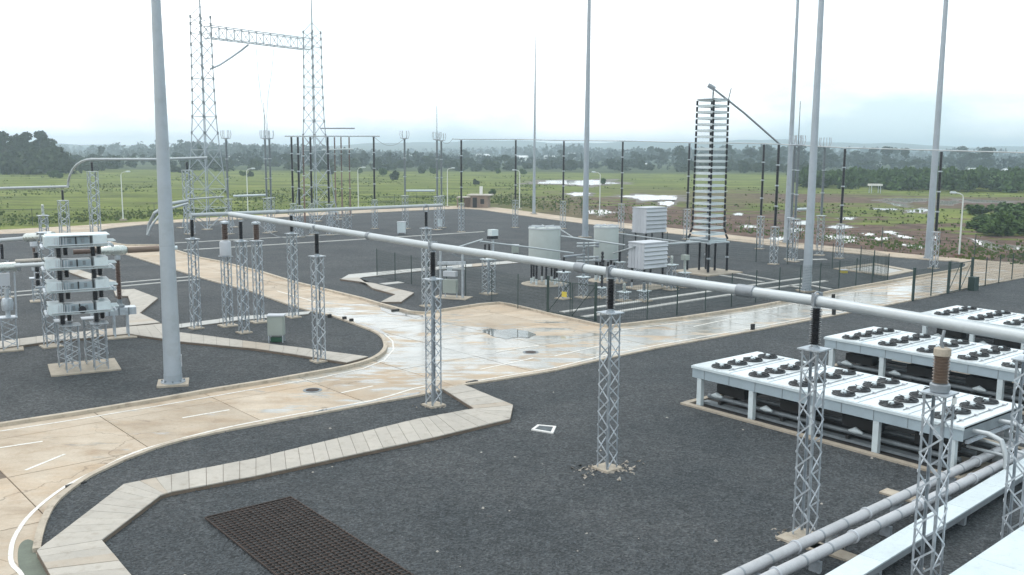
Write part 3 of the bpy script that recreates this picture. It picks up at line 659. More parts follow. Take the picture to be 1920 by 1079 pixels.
MB().path([(0, 0, PH + .85), (0.02, 0.05, PH + 1.0), (0.0, -0.02, TZ - 0.1)], 0.035, 8).build('connector', 'sleeve', b3, smooth=True)

# --- main busbar
def bus(name, pts, r_, label, cat='busbar', joints=(), mat='tube'):
    ds = [0]
    pts = [Vector(p) for p in pts]
    o = MB().path(pts, r_, 20).build(name, mat, smooth=True)
    tag(o, label, cat)
    for (i, f, l_) in joints:
        a = pts[i].lerp(pts[i + 1], f); d = (pts[i + 1] - pts[i]).normalized()
        MB().tube(a - d * l_ / 2, a + d * l_ / 2, r_ * 1.22, seg=20).build('sleeve', 'sleeve', o, smooth=True)
    return o
def at(p, z): return Vector((p[0], p[1], z))
e0 = G(432, 402, TZ + .15); e1 = G(2150, 672, TZ - .05)
S = SUP
bus('tubular_busbar', [e0, at(S['N6'], TZ + .06), at(S['N4'], TZ), at(S['N1'], TZ - .02), at(S['N2'], TZ - .05), e1], 0.145,
    'thick aluminium tube busbar crossing the whole picture down to the right', joints=((3, .0, .18), (2, .86, .42), (3, .70, .55), (3, 1.0, .12), (1, .5, .2)))
f0 = G(357, 404, TZ + .05); f1 = G(829, 385, TZ + .05)
bus('tubular_busbar', [f0, at(S['N8'], TZ + .03).lerp(f0, .1), f1], 0.11, 'thinner aluminium tube busbar from the brown bushings to the junction', joints=((1, .3, .2), (1, .92, .2)))

# --- tall bus posts
TPH, TTH = 3.7, 11.75
def make_tall(mat='black', each=False, rr=0.16):
    r = thing('tall_bus_post', 'x', 'bus post', (0, 0, 0), 0, 'tall black insulator posts under the high busbar')
    footing(r, .8); lattice(r, TPH, 0.55, 7, each)
    MB().box((0, 0, TPH + .02), (0.65, 0.65, 0.035)).build('top_plate', 'galv', r)
    n = 4; h_ = (TTH - TPH - .1) / n
    for k in range(n):
        z = TPH + .06 + k * h_
        q = MB().lathe(ribs(24, z + .08, z + h_ - .06, rr * .7, rr * (1.08 - .06 * k)), 12).build('insulator', mat, r, smooth=True)
        MB().lathe([(rr * 1.15, z + h_ - .06), (rr * 1.15, z + h_ + .06)], 12).build('flange', 'galv', q)
    MB().box((0, 0, TTH), (0.5, 0.12, 0.1)).build('tube_clamp', 'galv', r)
    return r
tall = make_tall()
talls = [((865, 436), 262, 'tall black insulator post nearest the small brick hut'), ((966, 428), 262, 'tall black insulator post just left of the thin far mast'), ((1055, 430), 264, 'tall black insulator post between the thin far mast and the central mast'),
         ((1164, 437), 265, 'tall black insulator post left of the upper louvred box'), ((1287, 450), 268, 'tall black insulator post partly behind the shelf tower, on its left'), ((1424, 468), 270, 'tall black insulator post, first right of the shelf tower'),
         ((1450, 497), 270, 'tall black insulator post where the slanting tube ends'), ((1573, 486), 278, 'tall black insulator post between the two right masts'), ((1750, 505), 283, 'tall black insulator post just right of the rightmost mast'),
         ((703, 430), 256, 'tall black insulator post, last on the right of the group by the lattice gantry'), ((551, 440), 256, 'tall black insulator post, first on the left of the group by the gantry'), ((563, 446), 256, 'tall black insulator post beside the pinkish rod near the right gantry tower'),
         ((586, 441), 256, 'tall black insulator post directly in front of the right gantry tower'), ((618, 442), 256, 'tall black insulator post just right of the right gantry tower')]
TP = {}
for b_, ty, lab in talls:
    h_ = HT(b_[0], b_[1], ty); p = G(*b_); TP[b_[0]] = at(p, h_ + .02); place(tall, p, YAW, lab, (1, 1, h_ / TTH))
bus('high_busbar', [TP[865] + Vector((-1.2, .9, .05)), TP[865], TP[966], TP[1055], TP[1164], TP[1287], TP[1424]], 0.055, 'thin high busbar over the posts left of the shelf tower')
bus('high_busbar', [TP[1424], TP[1573], TP[1750], TP[1750] + (TP[1750] - TP[1573]) * 1.1], 0.055, 'thin high busbar over the posts at the right edge')
bus('high_busbar', [TP[551] + Vector((-.8, 0, 0)), TP[551], TP[586], TP[618], TP[703], TP[703] + Vector((.8, 0, 0))], 0.07, 'thin high busbar over the post group by the gantry')
remove_tree(tall)
# thin brown posts behind
thin = thing('thin_brown_post', 'x', 'bus post', (0, 0, 0), 0, 'thin brown insulator posts behind the gantry group')
MB().box((0, 0, .06), (.8, .8, .12)).build('footing', 'pad', thin)
MB().tube((0, 0, .1), (0, 0, 4.2), .13, .11, 8).build('stem', 'redbrown', thin, smooth=True)
for k in range(3):
    z = 4.2 + k * 2.6
    q = MB().lathe(ribs(14, z + .1, z + 2.5, .09, .13), 10).build('insulator', 'brown' if k else 'redbrown', thin, smooth=True)
    MB().lathe([(.2, z), (.2, z + .1)], 10).build('flange', 'galv', q)
thinp = []
for x_, y_, lab in ((630, 408, 'leftmost of the three thin brown posts right of the gantry'), (642, 407, 'middle one of the three thin brown posts right of the gantry'), (657, 406, 'rightmost of the three thin brown posts right of the gantry'), (572, 425, 'thin pinkish brown rod beside the right gantry tower')):
    p = G(x_, y_); h_ = HT(x_, y_, 255); thinp.append(at(p, h_)); place(thin, p, YAW, lab, (1, 1, h_ / 12.1))
remove_tree(thin)
def bar_between(px0, px1, base_y, name, label, r_=.08, mat='tube'):
    a = at(G(px0[0], base_y), HT(px0[0], base_y, px0[1])); b_ = at(G(px1[0], base_y), HT(px1[0], base_y, px1[1]))
    return bus(name, [a, b_], r_, label, mat=mat)
bar_between((604, 241), (668, 241), 408, 'upper_busbar', 'short reddish grey bar above the three thin brown posts', .1, 'sleeve')
bar_between((606, 281), (664, 280), 408, 'lower_busbar', 'short white bar crossing the three thin brown posts', .12, 'white')

# --- crowned disconnector posts
def make_crown(hl, ht, rod=0.0):
    r = thing('disconnector_post', 'x', 'disconnector', (0, 0, 0), 0, 'grey posts with ring crowns')
    footing(r, 1.0); lattice(r, hl, 0.6, 8, False)
    MB().box((0, 0, hl + .02), (.85, .85, .04)).build('top_plate', 'galv', r)
    n = 3; h_ = (ht - hl) / n
    for k in range(n):
        z = hl + .06 + k * h_; q = MB().lathe(ribs(20, z + .06, z + h_ - .05, .10, .17), 12).build('insulator', 'galvdark', r, smooth=True)
        MB().lathe([(.2, z + h_ - .05), (.2, z + h_ + .05)], 12).build('flange', 'galv', q)
    cr_ = MB(); pts = [(.5 * math.cos(a), .5 * math.sin(a), ht + .15) for a in [2 * math.pi * k / 14 for k in range(15)]]
    cr_.path(pts, .05, 6)
    for k in range(6):
        a = k * math.pi / 3; c_, s_ = math.cos(a), math.sin(a)
        cr_.path([(.1 * c_, .1 * s_, ht + .05), (.5 * c_, .5 * s_, ht + .2), (.62 * c_, .62 * s_, ht + .6), (.55 * c_, .55 * s_, ht + 1.1)], .04, 5)
    cr_.build('ring_crown', 'galv', r, smooth=True)
    if rod: MB().tube((.1, .1, ht), (.1, .1, ht + rod), .05, .03, 6).build('rod', 'galvdark', r)
    return r
c1 = make_crown(4.3, 11.5); c2 = make_crown(4.3, 11.5, 4.4)
for src, b_, lab in ((c1, (430, 440), 'grey post with crown of fingers just right of the left gantry tower'), (c1, (510, 436), 'crowned grey post, right one of the pair between the gantry towers'), (c2, (502, 438), 'crowned grey post, left one of the pair, hung with the dropper wires'),
                     (c1, (760, 430), 'lone grey crowned post left of the hut, white cabinet at its foot'), (c2, (820, 432), 'crowned grey post with a tall thin rod, left of the street lamp by the hut'), (c1, (828, 428), 'crowned grey post immediately right of the one with the tall rod'),
                     (c2, (1487, 492), 'crowned grey post with a thin rod behind the two masts on the right'), (c1, (1480, 488), 'crowned grey post hidden behind the thin right mast'), (c1, (1536, 480), 'crowned grey post just right of the near right mast')):
    ty = {430: 262, 510: 262, 502: 262, 760: 262, 820: 264, 828: 266, 1487: 275, 1480: 275, 1536: 278}[b_[0]]
    h_ = HT(b_[0], b_[1], ty); place(src, G(*b_), YAW + random.uniform(0, .5), lab, (1, 1, h_ / 11.5))
remove_tree(c1); remove_tree(c2)
# transverse rails between the crowned posts
for (xa, ya), (xb, yb), by, lab in (((440, 368), (500, 366), 436, 'white rail between the crowned posts by the left gantry tower'), ((762, 358), (816, 358), 430, 'white rail joining the lone crowned post to the one with the tall rod'), ((1490, 393), (1514, 392), 486, 'white rail behind the near right mast')):
    bar_between((xa, ya), (xb, yb), by, 'cross_rail', lab, .14, 'white')
# short lattice stubs near the gantry
stub = thing('equipment_stand', 'x', 'stand', (0, 0, 0), 0, 'short lattice stands right of the gantry')
lattice(stub, 2.6, .9, 4, False); MB().box((0, 0, 2.65), (1.0, 1.0, .1)).build('top_plate', 'galv', stub); MB().lathe([(.3, 2.7), (.3, 2.95), (.1, 3.0)], 12).build('cap', 'galv', stub)
for x_, y_, lab in ((627, 437, 'short lattice stand, left of the pair right of the gantry posts'), (651, 431, 'short lattice stand, right of the pair right of the gantry posts')):
    place(stub, G(x_, y_), YAW, lab)
remove_tree(stub)

# --- gantry
def tower(loc, hgt, label):
    r = thing('gantry_tower', label, 'gantry tower', loc, R(60), 'lattice gantry towers')
    levels = [(0, 2.35), (2.7, 2.0), (5.2, 1.75), (7.8, 1.5), (10.3, 1.28), (12.5, 1.15), (14.6, 1.05), (16.4, 1.0), (18.0, .97), (19.5, .95), (21, .93), (22.4, .92), (23.8, .91), (25.2, .9), (26.4, .89), (hgt, .88)]
    C4 = ((-1, -1), (1, -1), (1, 1), (-1, 1))
    for i, (sx_, sy_) in enumerate(C4):
        mb = MB()
        for (z1, a), (z2, b_) in zip(levels[:-1], levels[1:]): mb.beam((sx_ * a, sy_ * a, z1), (sx_ * b_, sy_ * b_, z2), .12)
        mb.build('leg', 'mast', r)
    for i in range(4):
        s1, s2 = C4[i], C4[(i + 1) % 4]
        for k, ((z1, a), (z2, b_)) in enumerate(zip(levels[:-1], levels[1:])):
            mb = MB()
            p, q = (s1, s2) if k % 2 == 0 else (s2, s1)
            mb.beam((p[0] * a, p[1] * a, z1), (q[0] * b_, q[1] * b_, z2), .06)
            if k < 5: mb.beam((q[0] * a, q[1] * a, z1), (p[0] * b_, p[1] * b_, z2), .045)
            mb.build('brace', 'mast', r)
            if k in (0, 1, 3, 5, 8, 12): MB().beam((p[0] * b_, p[1] * b_, z2), (q[0] * b_, q[1] * b_, z2), .06).build('ring_beam', 'galv', r)
    for sx_, sy_ in C4:
        MB().box((sx_ * 2.35, sy_ * 2.35, .08), (1, 1, .16)).build('footing', 'pad', r)
    for z in range(1, 27, 2):   # climbing pegs and gusset plates on the outer legs
        pass
    gp = MB()
    for z, a in levels[5:]:
        for sx_, sy_ in C4: gp.box((sx_ * a, sy_ * a, z), (.17, .17, .38))
    o = gp.build('gusset_plates', 'galvdark', r); o['kind'] = 'stuff'
    MB().tube((0, 0, hgt), (0, 0, hgt + 9), .11, .04, 8).build('spire', 'mast', r, smooth=True)
    MB().beam((-.88, -.88, hgt), (0, 0, hgt + 1.4), .07).beam((.88, .88, hgt), (0, 0, hgt + 1.4), .07).beam((-.88, .88, hgt), (0, 0, hgt + 1.4), .07).beam((.88, -.88, hgt), (0, 0, hgt + 1.4), .07).build('spire_stay', 'mast', r)
    return r
gl, gr = G(391, 428), G(593, 413)
tower(gl, 27.3, 'tall lattice gantry tower behind the thick left mast, its spire above the frame')
tower(gr, 27.3, 'tall lattice gantry tower at the right end of the lattice beam')
bm = thing('gantry_beam', 'lattice beam spanning between the two gantry towers high above the field', 'lattice beam', at(gl, 0), 0)
d_ = (gr - gl); ln = d_.length; d_.normalize(); sd_ = Vector((-d_.y, d_.x, 0)); zt, zb = HT(391, 428, 47), HT(391, 428, 70)
nb = 14; A = [d_ * (1.0 + (ln - 2.0) * k / nb) for k in range(nb + 1)]
for s in (-1, 1):
    for z in (zt, zb): MB().beam(A[0] + sd_ * s * .7 + Vector((0, 0, z)), A[-1] + sd_ * s * .7 + Vector((0, 0, z)), .10).build('chord', 'mast', bm)
    for k in range(nb):
        a, b_ = (zb, zt) if k % 2 else (zt, zb)
        MB().beam(A[k] + sd_ * s * .7 + Vector((0, 0, a)), A[k + 1] + sd_ * s * .7 + Vector((0, 0, b_)), .06).build('brace', 'mast', bm)
        MB().beam(A[k] + sd_ * s * .7 + Vector((0, 0, a)), A[k] + sd_ * s * .7 + Vector((0, 0, b_)), .06).build('brace', 'mast', bm)
for k in range(nb + 1): MB().beam(A[k] - sd_ * .7 + Vector((0, 0, zb)), A[k] + sd_ * .7 + Vector((0, 0, zb)), .07).build('brace', 'galv', bm)
def onbase(x, y, bx, by): p = G(bx, by); return at(p, HT(bx, by, y)) # height over a ground point
def free(x, y, dist_y):
    """point seen at x, y at the ground distance dist_y"""
    d = CM @ Vector(((x - 960) / FPX, -(y - 539.5) / FPX, -1)); s = dist_y / d.y; return Vector((d.x * s, dist_y, CAM_H + d.z * s))
gy = (gl.y + gr.y) / 2
cab = MB().path([free(394, 130, gy - 4), free(412, 122, gy - 3), free(435, 107, gy - 1), free(452, 95, gy), free(466, 84, gy)], .13, 8).build('slack_cable', 'mast', smooth=True); tag(cab, 'thick grey cable sagging from the left gantry tower up to the lattice beam', 'cable')
for pts, lab in (([(480, 88), (484, 140), (490, 190), (497, 222), (502, 262)], 'left one of two thin wires dropping from the gantry beam'), ([(514, 86), (509, 140), (503, 175), (500, 220), (503, 262)], 'right one of two thin wires dropping from the gantry beam, with a clamp halfway')):
    o = MB().path([free(x, y, gy - 12 * i / 4) for i, (x, y) in enumerate(pts)], .028, 5).build('dropper_wire', 'galvdark'); tag(o, lab, 'wire', 'dropper wires')

# --- lightning masts
def mast(bx, by, xt, r0, r1, hgt, label, tip=False, pad=True):
    p = G(bx, by); r = thing('lightning_mast', label, 'mast', p, 0.3, 'tapered grey lightning masts')
    MB().lathe([(r0 + (r1 - r0) * k / 12, .14 + (hgt - .14) * k / 12) for k in range(13)], 24).build('shaft', 'mast', r, smooth=True)
    for f_ in (.24, .48, .72):
        zf = hgt * f_; rf = r0 + (r1 - r0) * f_; MB().lathe([(rf * 0.97, zf), (rf * 1.012, zf + .01), (rf * 1.012, zf + .05), (rf * 0.97, zf + .06)], 24).build('slip_joint', 'mast', r, smooth=True)
    MB().box((r0 * .98, -.02, 1.1), (.05, .22, .5)).build('access_door', 'galv', r)
    for k in range(8): MB().lathe([(.035, .18), (.035, .27)], 6, (r0 * 1.2 * math.cos(k * .785), r0 * 1.2 * math.sin(k * .785), 0)).build('bolt', 'galvdark', r)
    MB().box((0, 0, .07), (r0 * 3.4, r0 * 3.4, .14)).build('footing', 'pad', r)
    MB().lathe([(r0 * 1.35, .14), (r0 * 1.35, .19), (r0 * 1.02, .2), (r0 * 1.02, .5)], 20).build('base_flange', 'mast', r)
    return r
mast(325, 722, 295, .39, .085, 26, 'thick grey tapered mast, nearest of all, standing in the left gravel bed')
mast(1097, 446, 1102, .38, .15, 36, 'grey mast rising behind the cylindrical reactors in the middle of the yard')
mast(1001, 402, 1008, .27, .035, 30.5, 'slender far mast whose tip shows below the top of the photo')
mast(1474, 457, 1490, .34, .10, 36, 'tapered mast farthest back of the right hand three')
mast(1512, 548, 1540, .34, .13, 32, 'tapered grey mast nearest of the right hand three, standing by the trench covers')
mast(1740, 487, 1768, .36, .16, 34, 'tapered grey mast farthest right beside the perimeter road')

# --- street lamps
def lamp(bx, by, ty, side, label):
    p = G(bx, by); h_ = HT(bx, by, ty); r = thing('street_lamp', label, 'street lamp', at(p, ZT + .05), 0, 'white street lamps along the perimeter road')
    MB().tube((0, 0, 0), (0, 0, h_ - .35), .10, .065, 10).build('pole', 'lamp', r, smooth=True)
    MB().path([(0, 0, h_ - .4), (side * .08, 0, h_ - .15), (side * .35, 0, h_ + .02), (side * .8, 0, h_ + .08)], .05, 8).build('arm', 'lamp', r, smooth=True)
    MB().path([(side * .7, 0, h_ + .08), (side * .85, 0, h_ + .1), (side * 1.3, 0, h_ + .12), (side * 1.42, 0, h_ + .1)], [.05, .13, .12, .04], 10).build('lamp_head', 'white', r, smooth=True)
    MB().box((0, 0, .05), (.8, .8, .3)).build('footing', 'soilred' if bx > 1700 else 'pad', r)
for a in ((231, 413, 323, 1, 'white street lamp left of the thick mast'), (465, 402, 317, 1, 'white street lamp between the two gantry towers'), (672, 393, 315, 1, 'white street lamp right of the thin brown posts'),
          (839, 388, 316, 1, 'white street lamp left of the brick hut'), (974, 392, 320, -1, 'white street lamp in front of the slender far mast'), (1124, 407, 324, -1, 'white street lamp right of the central mast, arm to the left'), (1798, 480, 363, -1, 'white street lamp farthest right by the gate')):
    lamp(*a)

# --- brick hut
def build_hut():
    r = thing('brick_hut', 'small brick guard hut with flat concrete roof beyond the perimeter road', 'hut', at(G(900, 389), ZT), R(-8))
    wl = MB()
    for c, d in (((0.1, -1.5, 1.15), (3.2, .2, 2.3)), ((0.1, 1.5, 1.15), (3.2, .2, 2.3)), ((1.6, 0, 1.15), (.2, 2.8, 2.3)), ((-1.4, 0, 1.15), (.2, 2.8, 2.3))): wl.box(c, d)
    wl.build('wall', 'brick', r)
    MB().box((.1, 0, 2.4), (4.4, 3.9, .18)).build('roof', 'concrete_roof', r)
    MB().box((-2.9, 0, 1.95), (2.6, 3.0, .12)).build('porch_roof', 'concrete_roof', r)
    MB().box((-4.0, -1.3, .95), (.2, .2, 1.9)).build('porch_post', 'brick', r); MB().box((-2.5, 1.0, .9), (1.5, .3, 1.8)).build('porch_wall', 'brick', r)
    MB().box((.7, -1.62, 1.25), (.7, .06, .9)).build('window', 'dark', r); MB().box((-.7, -1.62, 1.0), (.8, .06, 1.9)).build('door', 'dark', r)
    MB().box((.2, 0, 3.2), (.5, .5, 1.5)).build('chimney', 'whitewall', r)
build_hut()

# --- stacked valve platform (left)
def build_stack():
    c = G(158, 692); r = thing('valve_stack', 'white four tier equipment stack on lattice legs in the left gravel bed', 'equipment stack', c, YAW - R(12))
    MB().box((0, 0, .06), (3.0, 2.7, .12)).build('footing', 'pad', r)
    zt_ = 2.3
    for lx, ly in ((-.52, -.75), (.68, -.75), (-.75, .6), (.45, .75)):
        sub = bpy.data.objects.new('lattice_leg', None); COL.objects.link(sub); sub.parent = r; sub.location = (lx, ly, 0)
        lattice(sub, zt_, .62, 6, True, .045, .036, z0=.12)
        MB().box((0, 0, zt_ + .02), (.8, .8, .04)).build('top_plate', 'galv', sub)
    z = zt_ + .04
    for k in range(4):
        zi = z + k * 1.04
        for lx, ly in ((-.85, -.75), (.6, -.75), (-.5, .2), (.95, .2)):
            MB().lathe(ribs(8, zi + .02, zi + .46, .09, .15), 12, (lx, ly, 0)).build('insulator', 'black', r, smooth=True)
        zb_ = zi + .48
        fr = MB().box((0, 0, zb_ + .03), (2.75, 1.9, .05)); fr.build('tier_shelf', 'white', r)
        MB().box((-1.12, -.35, zb_ + .29), (.62, 1.3, .46)).build('end_module', 'white', r)
        mid = MB().box((-.1, -.3, zb_ + .27), (1.2, .9, .34)).build('channel_module', 'fascia', r)
        MB().box((-.1, -.82, zb_ + .27), (.06, .04, .40)).build('strap', 'dark', mid)
        m2 = MB().box((.92, -.35, zb_ + .29), (.6, 1.3, .46)).build('end_module', 'white', r)
        MB().box((-.78, -.3, zb_ + .27), (.05, 1.2, .5)).build('bracket', 'galvdark', r); MB().box((.6, -.3, zb_ + .27), (.05, 1.2, .5)).build('bracket', 'galvdark', r)
        for j in range(5): MB().box((-1.0 + j * .12, -1.02, zb_ + .29), (.03, .06, .4)).build('rib', 'louvre', r)
        MB().path([(-1.35, -.7, zb_ + .1), (-1.6, -.8, zb_ - .1), (-1.55, -.75, zb_ - .5), (-1.3, -.6, zb_ - .75)], .025, 6).build('jumper', 'galvdark', r)
        MB().tube((-1.3, -1.06, zb_ + .12), (1.25, -1.06, zb_ + .14), .03, seg=6).build('pipe', 'tube', r)
        MB().tube((-1.5, -.95, zb_ + .02), (-1.5, .5, zb_ + .02), .07, seg=8).build('shield_tube', 'galv', r); MB().tube((1.45, -1.0, zb_ + .02), (1.45, .5, zb_ + .02), .07, seg=8).build('shield_tube', 'galv', r)
        for x_ in (-.35, .2): MB().box((x_, -.85, zb_ + .3), (.12, .06, .2)).build('terminal_box', 'galvdark', r)
        for j in range(4): MB().box((1.42, -.75 + j * .28, zb_ + .24), (.38, .1, .05)).build('fin', 'white', m2)
    MB().box((0, -.2, z + 4.14), (2.7, 1.5, .04)).build('top_cover', 'white', r)
    MB().tube((.0, -.9, zt_ + .72), (.0, -1.02, zt_ + .72), .17, seg=14).build('corona_ring', 'black', r)
build_stack()

# side bushing assembly on its bench
def build_bench():
    c = G(228, 634); r = thing('bushing_stand', 'brown vertical bushing with big pale bulb on top, on a bench beside the tiered stack', 'bushing', c, YAW - R(12))
    MB().box((0, 0, .06), (1.5, 1.2, .12)).build('footing', 'pad', r)
    for x_ in (-.35, .35):
        for y_ in (-.3, .3): MB().beam((x_, y_, .12), (x_, y_, 1.35), .09).build('leg', 'galv', r)
    MB().box((-.35, 0, 1.55), (2.3, .75, .4)).build('bench', 'galv', r)
    for k in range(4): MB().box((-1.1 + k * .5, -.39, 1.55), (.08, .04, .42)).build('stiffener', 'galvdark', r)
    MB().lathe([(.25, 1.76), (.25, 1.85), (.14, 1.95), (.14, 2.2)], 14).build('base_flange', 'galvdark', r)
    MB().lathe(ribs(26, 2.2, 4.35, .11, .16), 14).build('bushing', 'brown', r, smooth=True)
    MB().lathe([(.1, 4.35), (.16, 4.4), (.16, 4.62), (.1, 4.7)], 14).build('neck', 'galv', r)
    b_ = MB().path([(-.9, 0, 4.92), (-.5, 0, 4.92), (0, 0, 4.92), (.35, 0, 4.92), (.5, 0, 4.92), (.58, 0, 4.92)], [.16, .26, .30, .27, .18, .05], 20); b_.build('corona_bulb', 'bulb', r, smooth=True)
    MB().tube((-.8, 0, 4.92), (-2.2, 0, 4.92), .14, seg=14).build('brown_sleeve', 'brown', r, smooth=True)
    MB().tube((.55, 0, 4.9), (2.2, .1, 4.9), .17, seg=14).build('brown_sleeve', 'tan', r, smooth=True)
    MB().tube((2.2, .1, 4.9), (3.2, .16, 4.9), .12, seg=14).build('end_tube', 'white', r, smooth=True)
build_bench()
# post left of the stack
for (bx, by), top, lab in (((97, 652), 437, 'tall lattice column directly left of the white tiered stack'),):
    p = G(bx, by); h_ = HT(bx, by, top); r = thing('lattice_column', lab, 'lattice column', p, YAW); footing(r, 1.0); lattice(r, h_, .62, 13, False); MB().box((0, 0, h_ + .02), (.7, .7, .04)).build('top_plate', 'galv', r)
    ins = MB()
    for k in range(5): MB().lathe(ribs(6, 3.4 + k * .36, 3.4 + k * .36 + .3, .09, .16), 12, (-.55, -.3, 0)).build('insulator', 'black', r, smooth=True)
    MB().box((-.3, -.3, 3.3), (.7, .3, .08)).build('bracket', 'galv', r)
def build_left_switch():
    p = G(20, 658); r = thing('disconnect_switch', 'grey switch post with a big silver tube head at the left edge of the photo', 'switch', p, YAW - R(12))
    footing(r, 1.2, z=.12); lattice(r, 1.75, .7, 4, True)
    MB().box((0, 0, 1.78), (.85, .85, .05)).build('top_plate', 'galv', r)
    MB().lathe([(.12, 1.8), (.12, 2.1), (.26, 2.15), (.30, 2.5), (.24, 2.75), (.12, 2.8), (.12, 3.3)], 16).build('drive_housing', 'galv', r, smooth=True)
    MB().tube((.38, 0, 1.8), (.42, 0, 4.1), .05, seg=8).build('operating_rod', 'galv', r)
    MB().box((-.05, 0, 3.75), (.48, .4, .62)).build('gearbox', 'louvre', r)
    MB().tube((-1.4, 0, 4.35), (.55, 0, 4.4), .24, seg=20).build('tube_head', 'bulb', r, smooth=True)
    MB().tube((.55, 0, 4.4), (.72, 0, 4.41), .29, seg=20).build('end_ring', 'galv', r, smooth=True)
build_left_switch()
pl = G(70, 567); r = thing('instrument_post', 'small grey instrument on a short lattice post left of the tiered stack', 'instrument', pl, YAW - R(12))
footing(r, .9); lattice(r, HT(70, 567, 522), .5, 4, False); hh = HT(70, 567, 522); MB().box((0, 0, hh + .02), (.8, .8, .05)).build('top_plate', 'galv', r)
MB().lathe([(.1, hh + .04), (.1, hh + .5), (.22, hh + .55), (.22, hh + .95), (.1, hh + 1.0)], 14).build('head', 'galv', r, smooth=True)
MB().lathe(ribs(8, hh + 1.0, hh + 2.1, .08, .13), 12).build('insulator', 'brown', r, smooth=True)
MB().lathe([(.22, hh + 2.2), (.25, hh + 2.7), (.2, hh + 2.8)], 14).build('cap', 'louvre', r, smooth=True)
pl = G(10, 560); hh = HT(10, 560, 488)
r = thing('insulator_post', 'black insulator post at the left edge behind the silver tube head', 'insulator post', pl, YAW); footing(r, .9); lattice(r, hh, .6, 7, False)
MB().lathe(ribs(14, hh + .08, hh + 1.15, .09, .16), 14).build('insulator', 'black', r, smooth=True)
# tubes into the stack
def tubes(pts, r_, label, name='connecting_tube', mat='tube'):
    o = MB().path([free(*p) for p in pts], r_, 12).build(name, mat, smooth=True); return tag(o, label, 'tube', 'connecting tubes')
tubes([(-60, 456, 50), (52, 447, 50)], .11, 'thin white tube entering from the left edge at the height of the top tier')
tubes([(50, 446, 50), (100, 443, 49)], .23, 'wide silver tube end joining the top tier of the stack', mat='bulb')
tubes([(30, 490, 47.5), (100, 486, 47)], .09, 'pale tube reaching the second tier, upper one of two', mat='concrete_roof')
tubes([(30, 499, 47), (100, 495, 46.5)], .11, 'white tube reaching the second tier, lower one of two')
tubes([(80, 495, 47), (88, 512, 46.6), (102, 525, 46)], .04, 'thin bent cable from the white tube down to the third tier')
# left far lattice posts and their tubes
for (bx, by), y1, y0, lab in (((84, 455), 405, 383, 'short lattice post, leftmost of three at the perimeter road'), ((122, 443), 377, 356, 'lattice post with black insulator under the bend of the curved tube'), ((180, 445), 323, 303, 'tall lattice post with short insulator left of the street lamp'), ((356, 440), 320, 303, 'tall lattice post with short insulator beside the left gantry tower')):
    p = G(bx, by); z1, z0_ = HT(bx, by, y1), HT(bx, by, y0)
    r = thing('lattice_post', lab, 'lattice post', p, YAW, 'lattice posts along the perimeter road'); footing(r, 1.1); lattice(r, z1, 1.0 if bx != 84 else .8, max(5, int(z1 / .75)), False, .1, .08)
    MB().box((0, 0, z1 + .03), (1.1, 1.1, .06)).build('top_plate', 'galv', r)
    MB().lathe(ribs(9, z1 + .1, z0_ - .05, .12, .19), 12).build('insulator', 'black' if bx != 84 else 'bulb', r, smooth=True)
y178 = G(180, 445).y
tubes([(-60, 355, 113), (128, 350, 116)], .15, 'white far tube running in from the left edge over the field')
tubes([(127, 352, 115), (128, 341, 115), (131, 329, 114), (136, 319, 114), (143, 310, 113), (152, 304, 113), (162, 300, 112), (172, 299, 112)], .14, 'curved white tube rising to the far upper tube')
tubes([(170, 299, 112), (290, 299, 114), (388, 296, 118)], .15, 'straight upper white tube from the bend to the left gantry tower')
tubes([(277, 441, 113), (280, 420, 113), (290, 400, 112), (315, 383, 113), (352, 377, 116)], .2, 'upper curved tube emerging right of the thick mast')
tubes([(277, 441, 111), (283, 425, 111), (298, 405, 111), (320, 391, 112), (352, 382, 115)], .14, 'lower curved tube emerging right of the thick mast')
tubes([(352, 374, 116), (420, 369, 117)], .1, 'thin rail between lattice post and crowned post near the left gantry tower')

# --- reactors on insulator rings
def reactor(bx, by, ty0, ty1, rad, label):
    p = G(bx, by); z0_, z1 = HT(bx, by, ty0), HT(bx, by, ty1); r = thing('air_core_reactor', label, 'reactor', p, YAW, 'cylindrical grey air core reactors')
    MB().lathe([(rad * 1.45, 0), (rad * 1.45, .09), (rad * 1.40, .11)], 28).build('footing', 'pad', r)
    prof = [(rad * .94, z0_), (rad, z0_ + .03), (rad, z1 - .16), (rad * .985, z1 - .1), (rad * .97, z1 - .02), (rad * .8, z1 + .02)]
    MB().lathe(prof, 40).build('winding_shell', 'reactor', r, smooth=True)
    MB().lathe([(rad * 1.03, z1 - .12), (rad * 1.03, z1 - .05)], 40).build('top_band', 'louvre', r, smooth=True)
    MB().lathe([(rad * 1.02, z0_ + .02), (rad * 1.02, z0_ + .1)], 40).build('bottom_band', 'louvre', r, smooth=True)
    for k in range(8):
        a = k * math.pi / 4 + .2; x_, y_ = rad * .82 * math.cos(a), rad * .82 * math.sin(a)
        q = MB().lathe(ribs(9, .55, z0_ - .12, .07, .12), 10, (x_, y_, 0)).build('insulator', 'black', r, smooth=True)
        MB().tube((x_, y_, .1), (x_, y_, .55), .09, seg=8).build('pedestal', 'white', q); MB().tube((x_, y_, z0_ - .12), (x_, y_, z0_), .1, seg=8).build('cap', 'white', q)
    for k in range(8):
        a = k * math.pi / 4 + .2; MB().beam((0, 0, z1 + .05), (rad * math.cos(a), rad * math.sin(a), z1 + .05), .05, .1).build('spider_arm', 'louvre', r)
    return r
reactor(1020, 534, 487, 426, 1.25, 'larger cylindrical reactor on black insulators, left one')
reactor(1135, 528, 486, 424, 1.0, 'narrower cylindrical reactor beside the grey mast, right one')
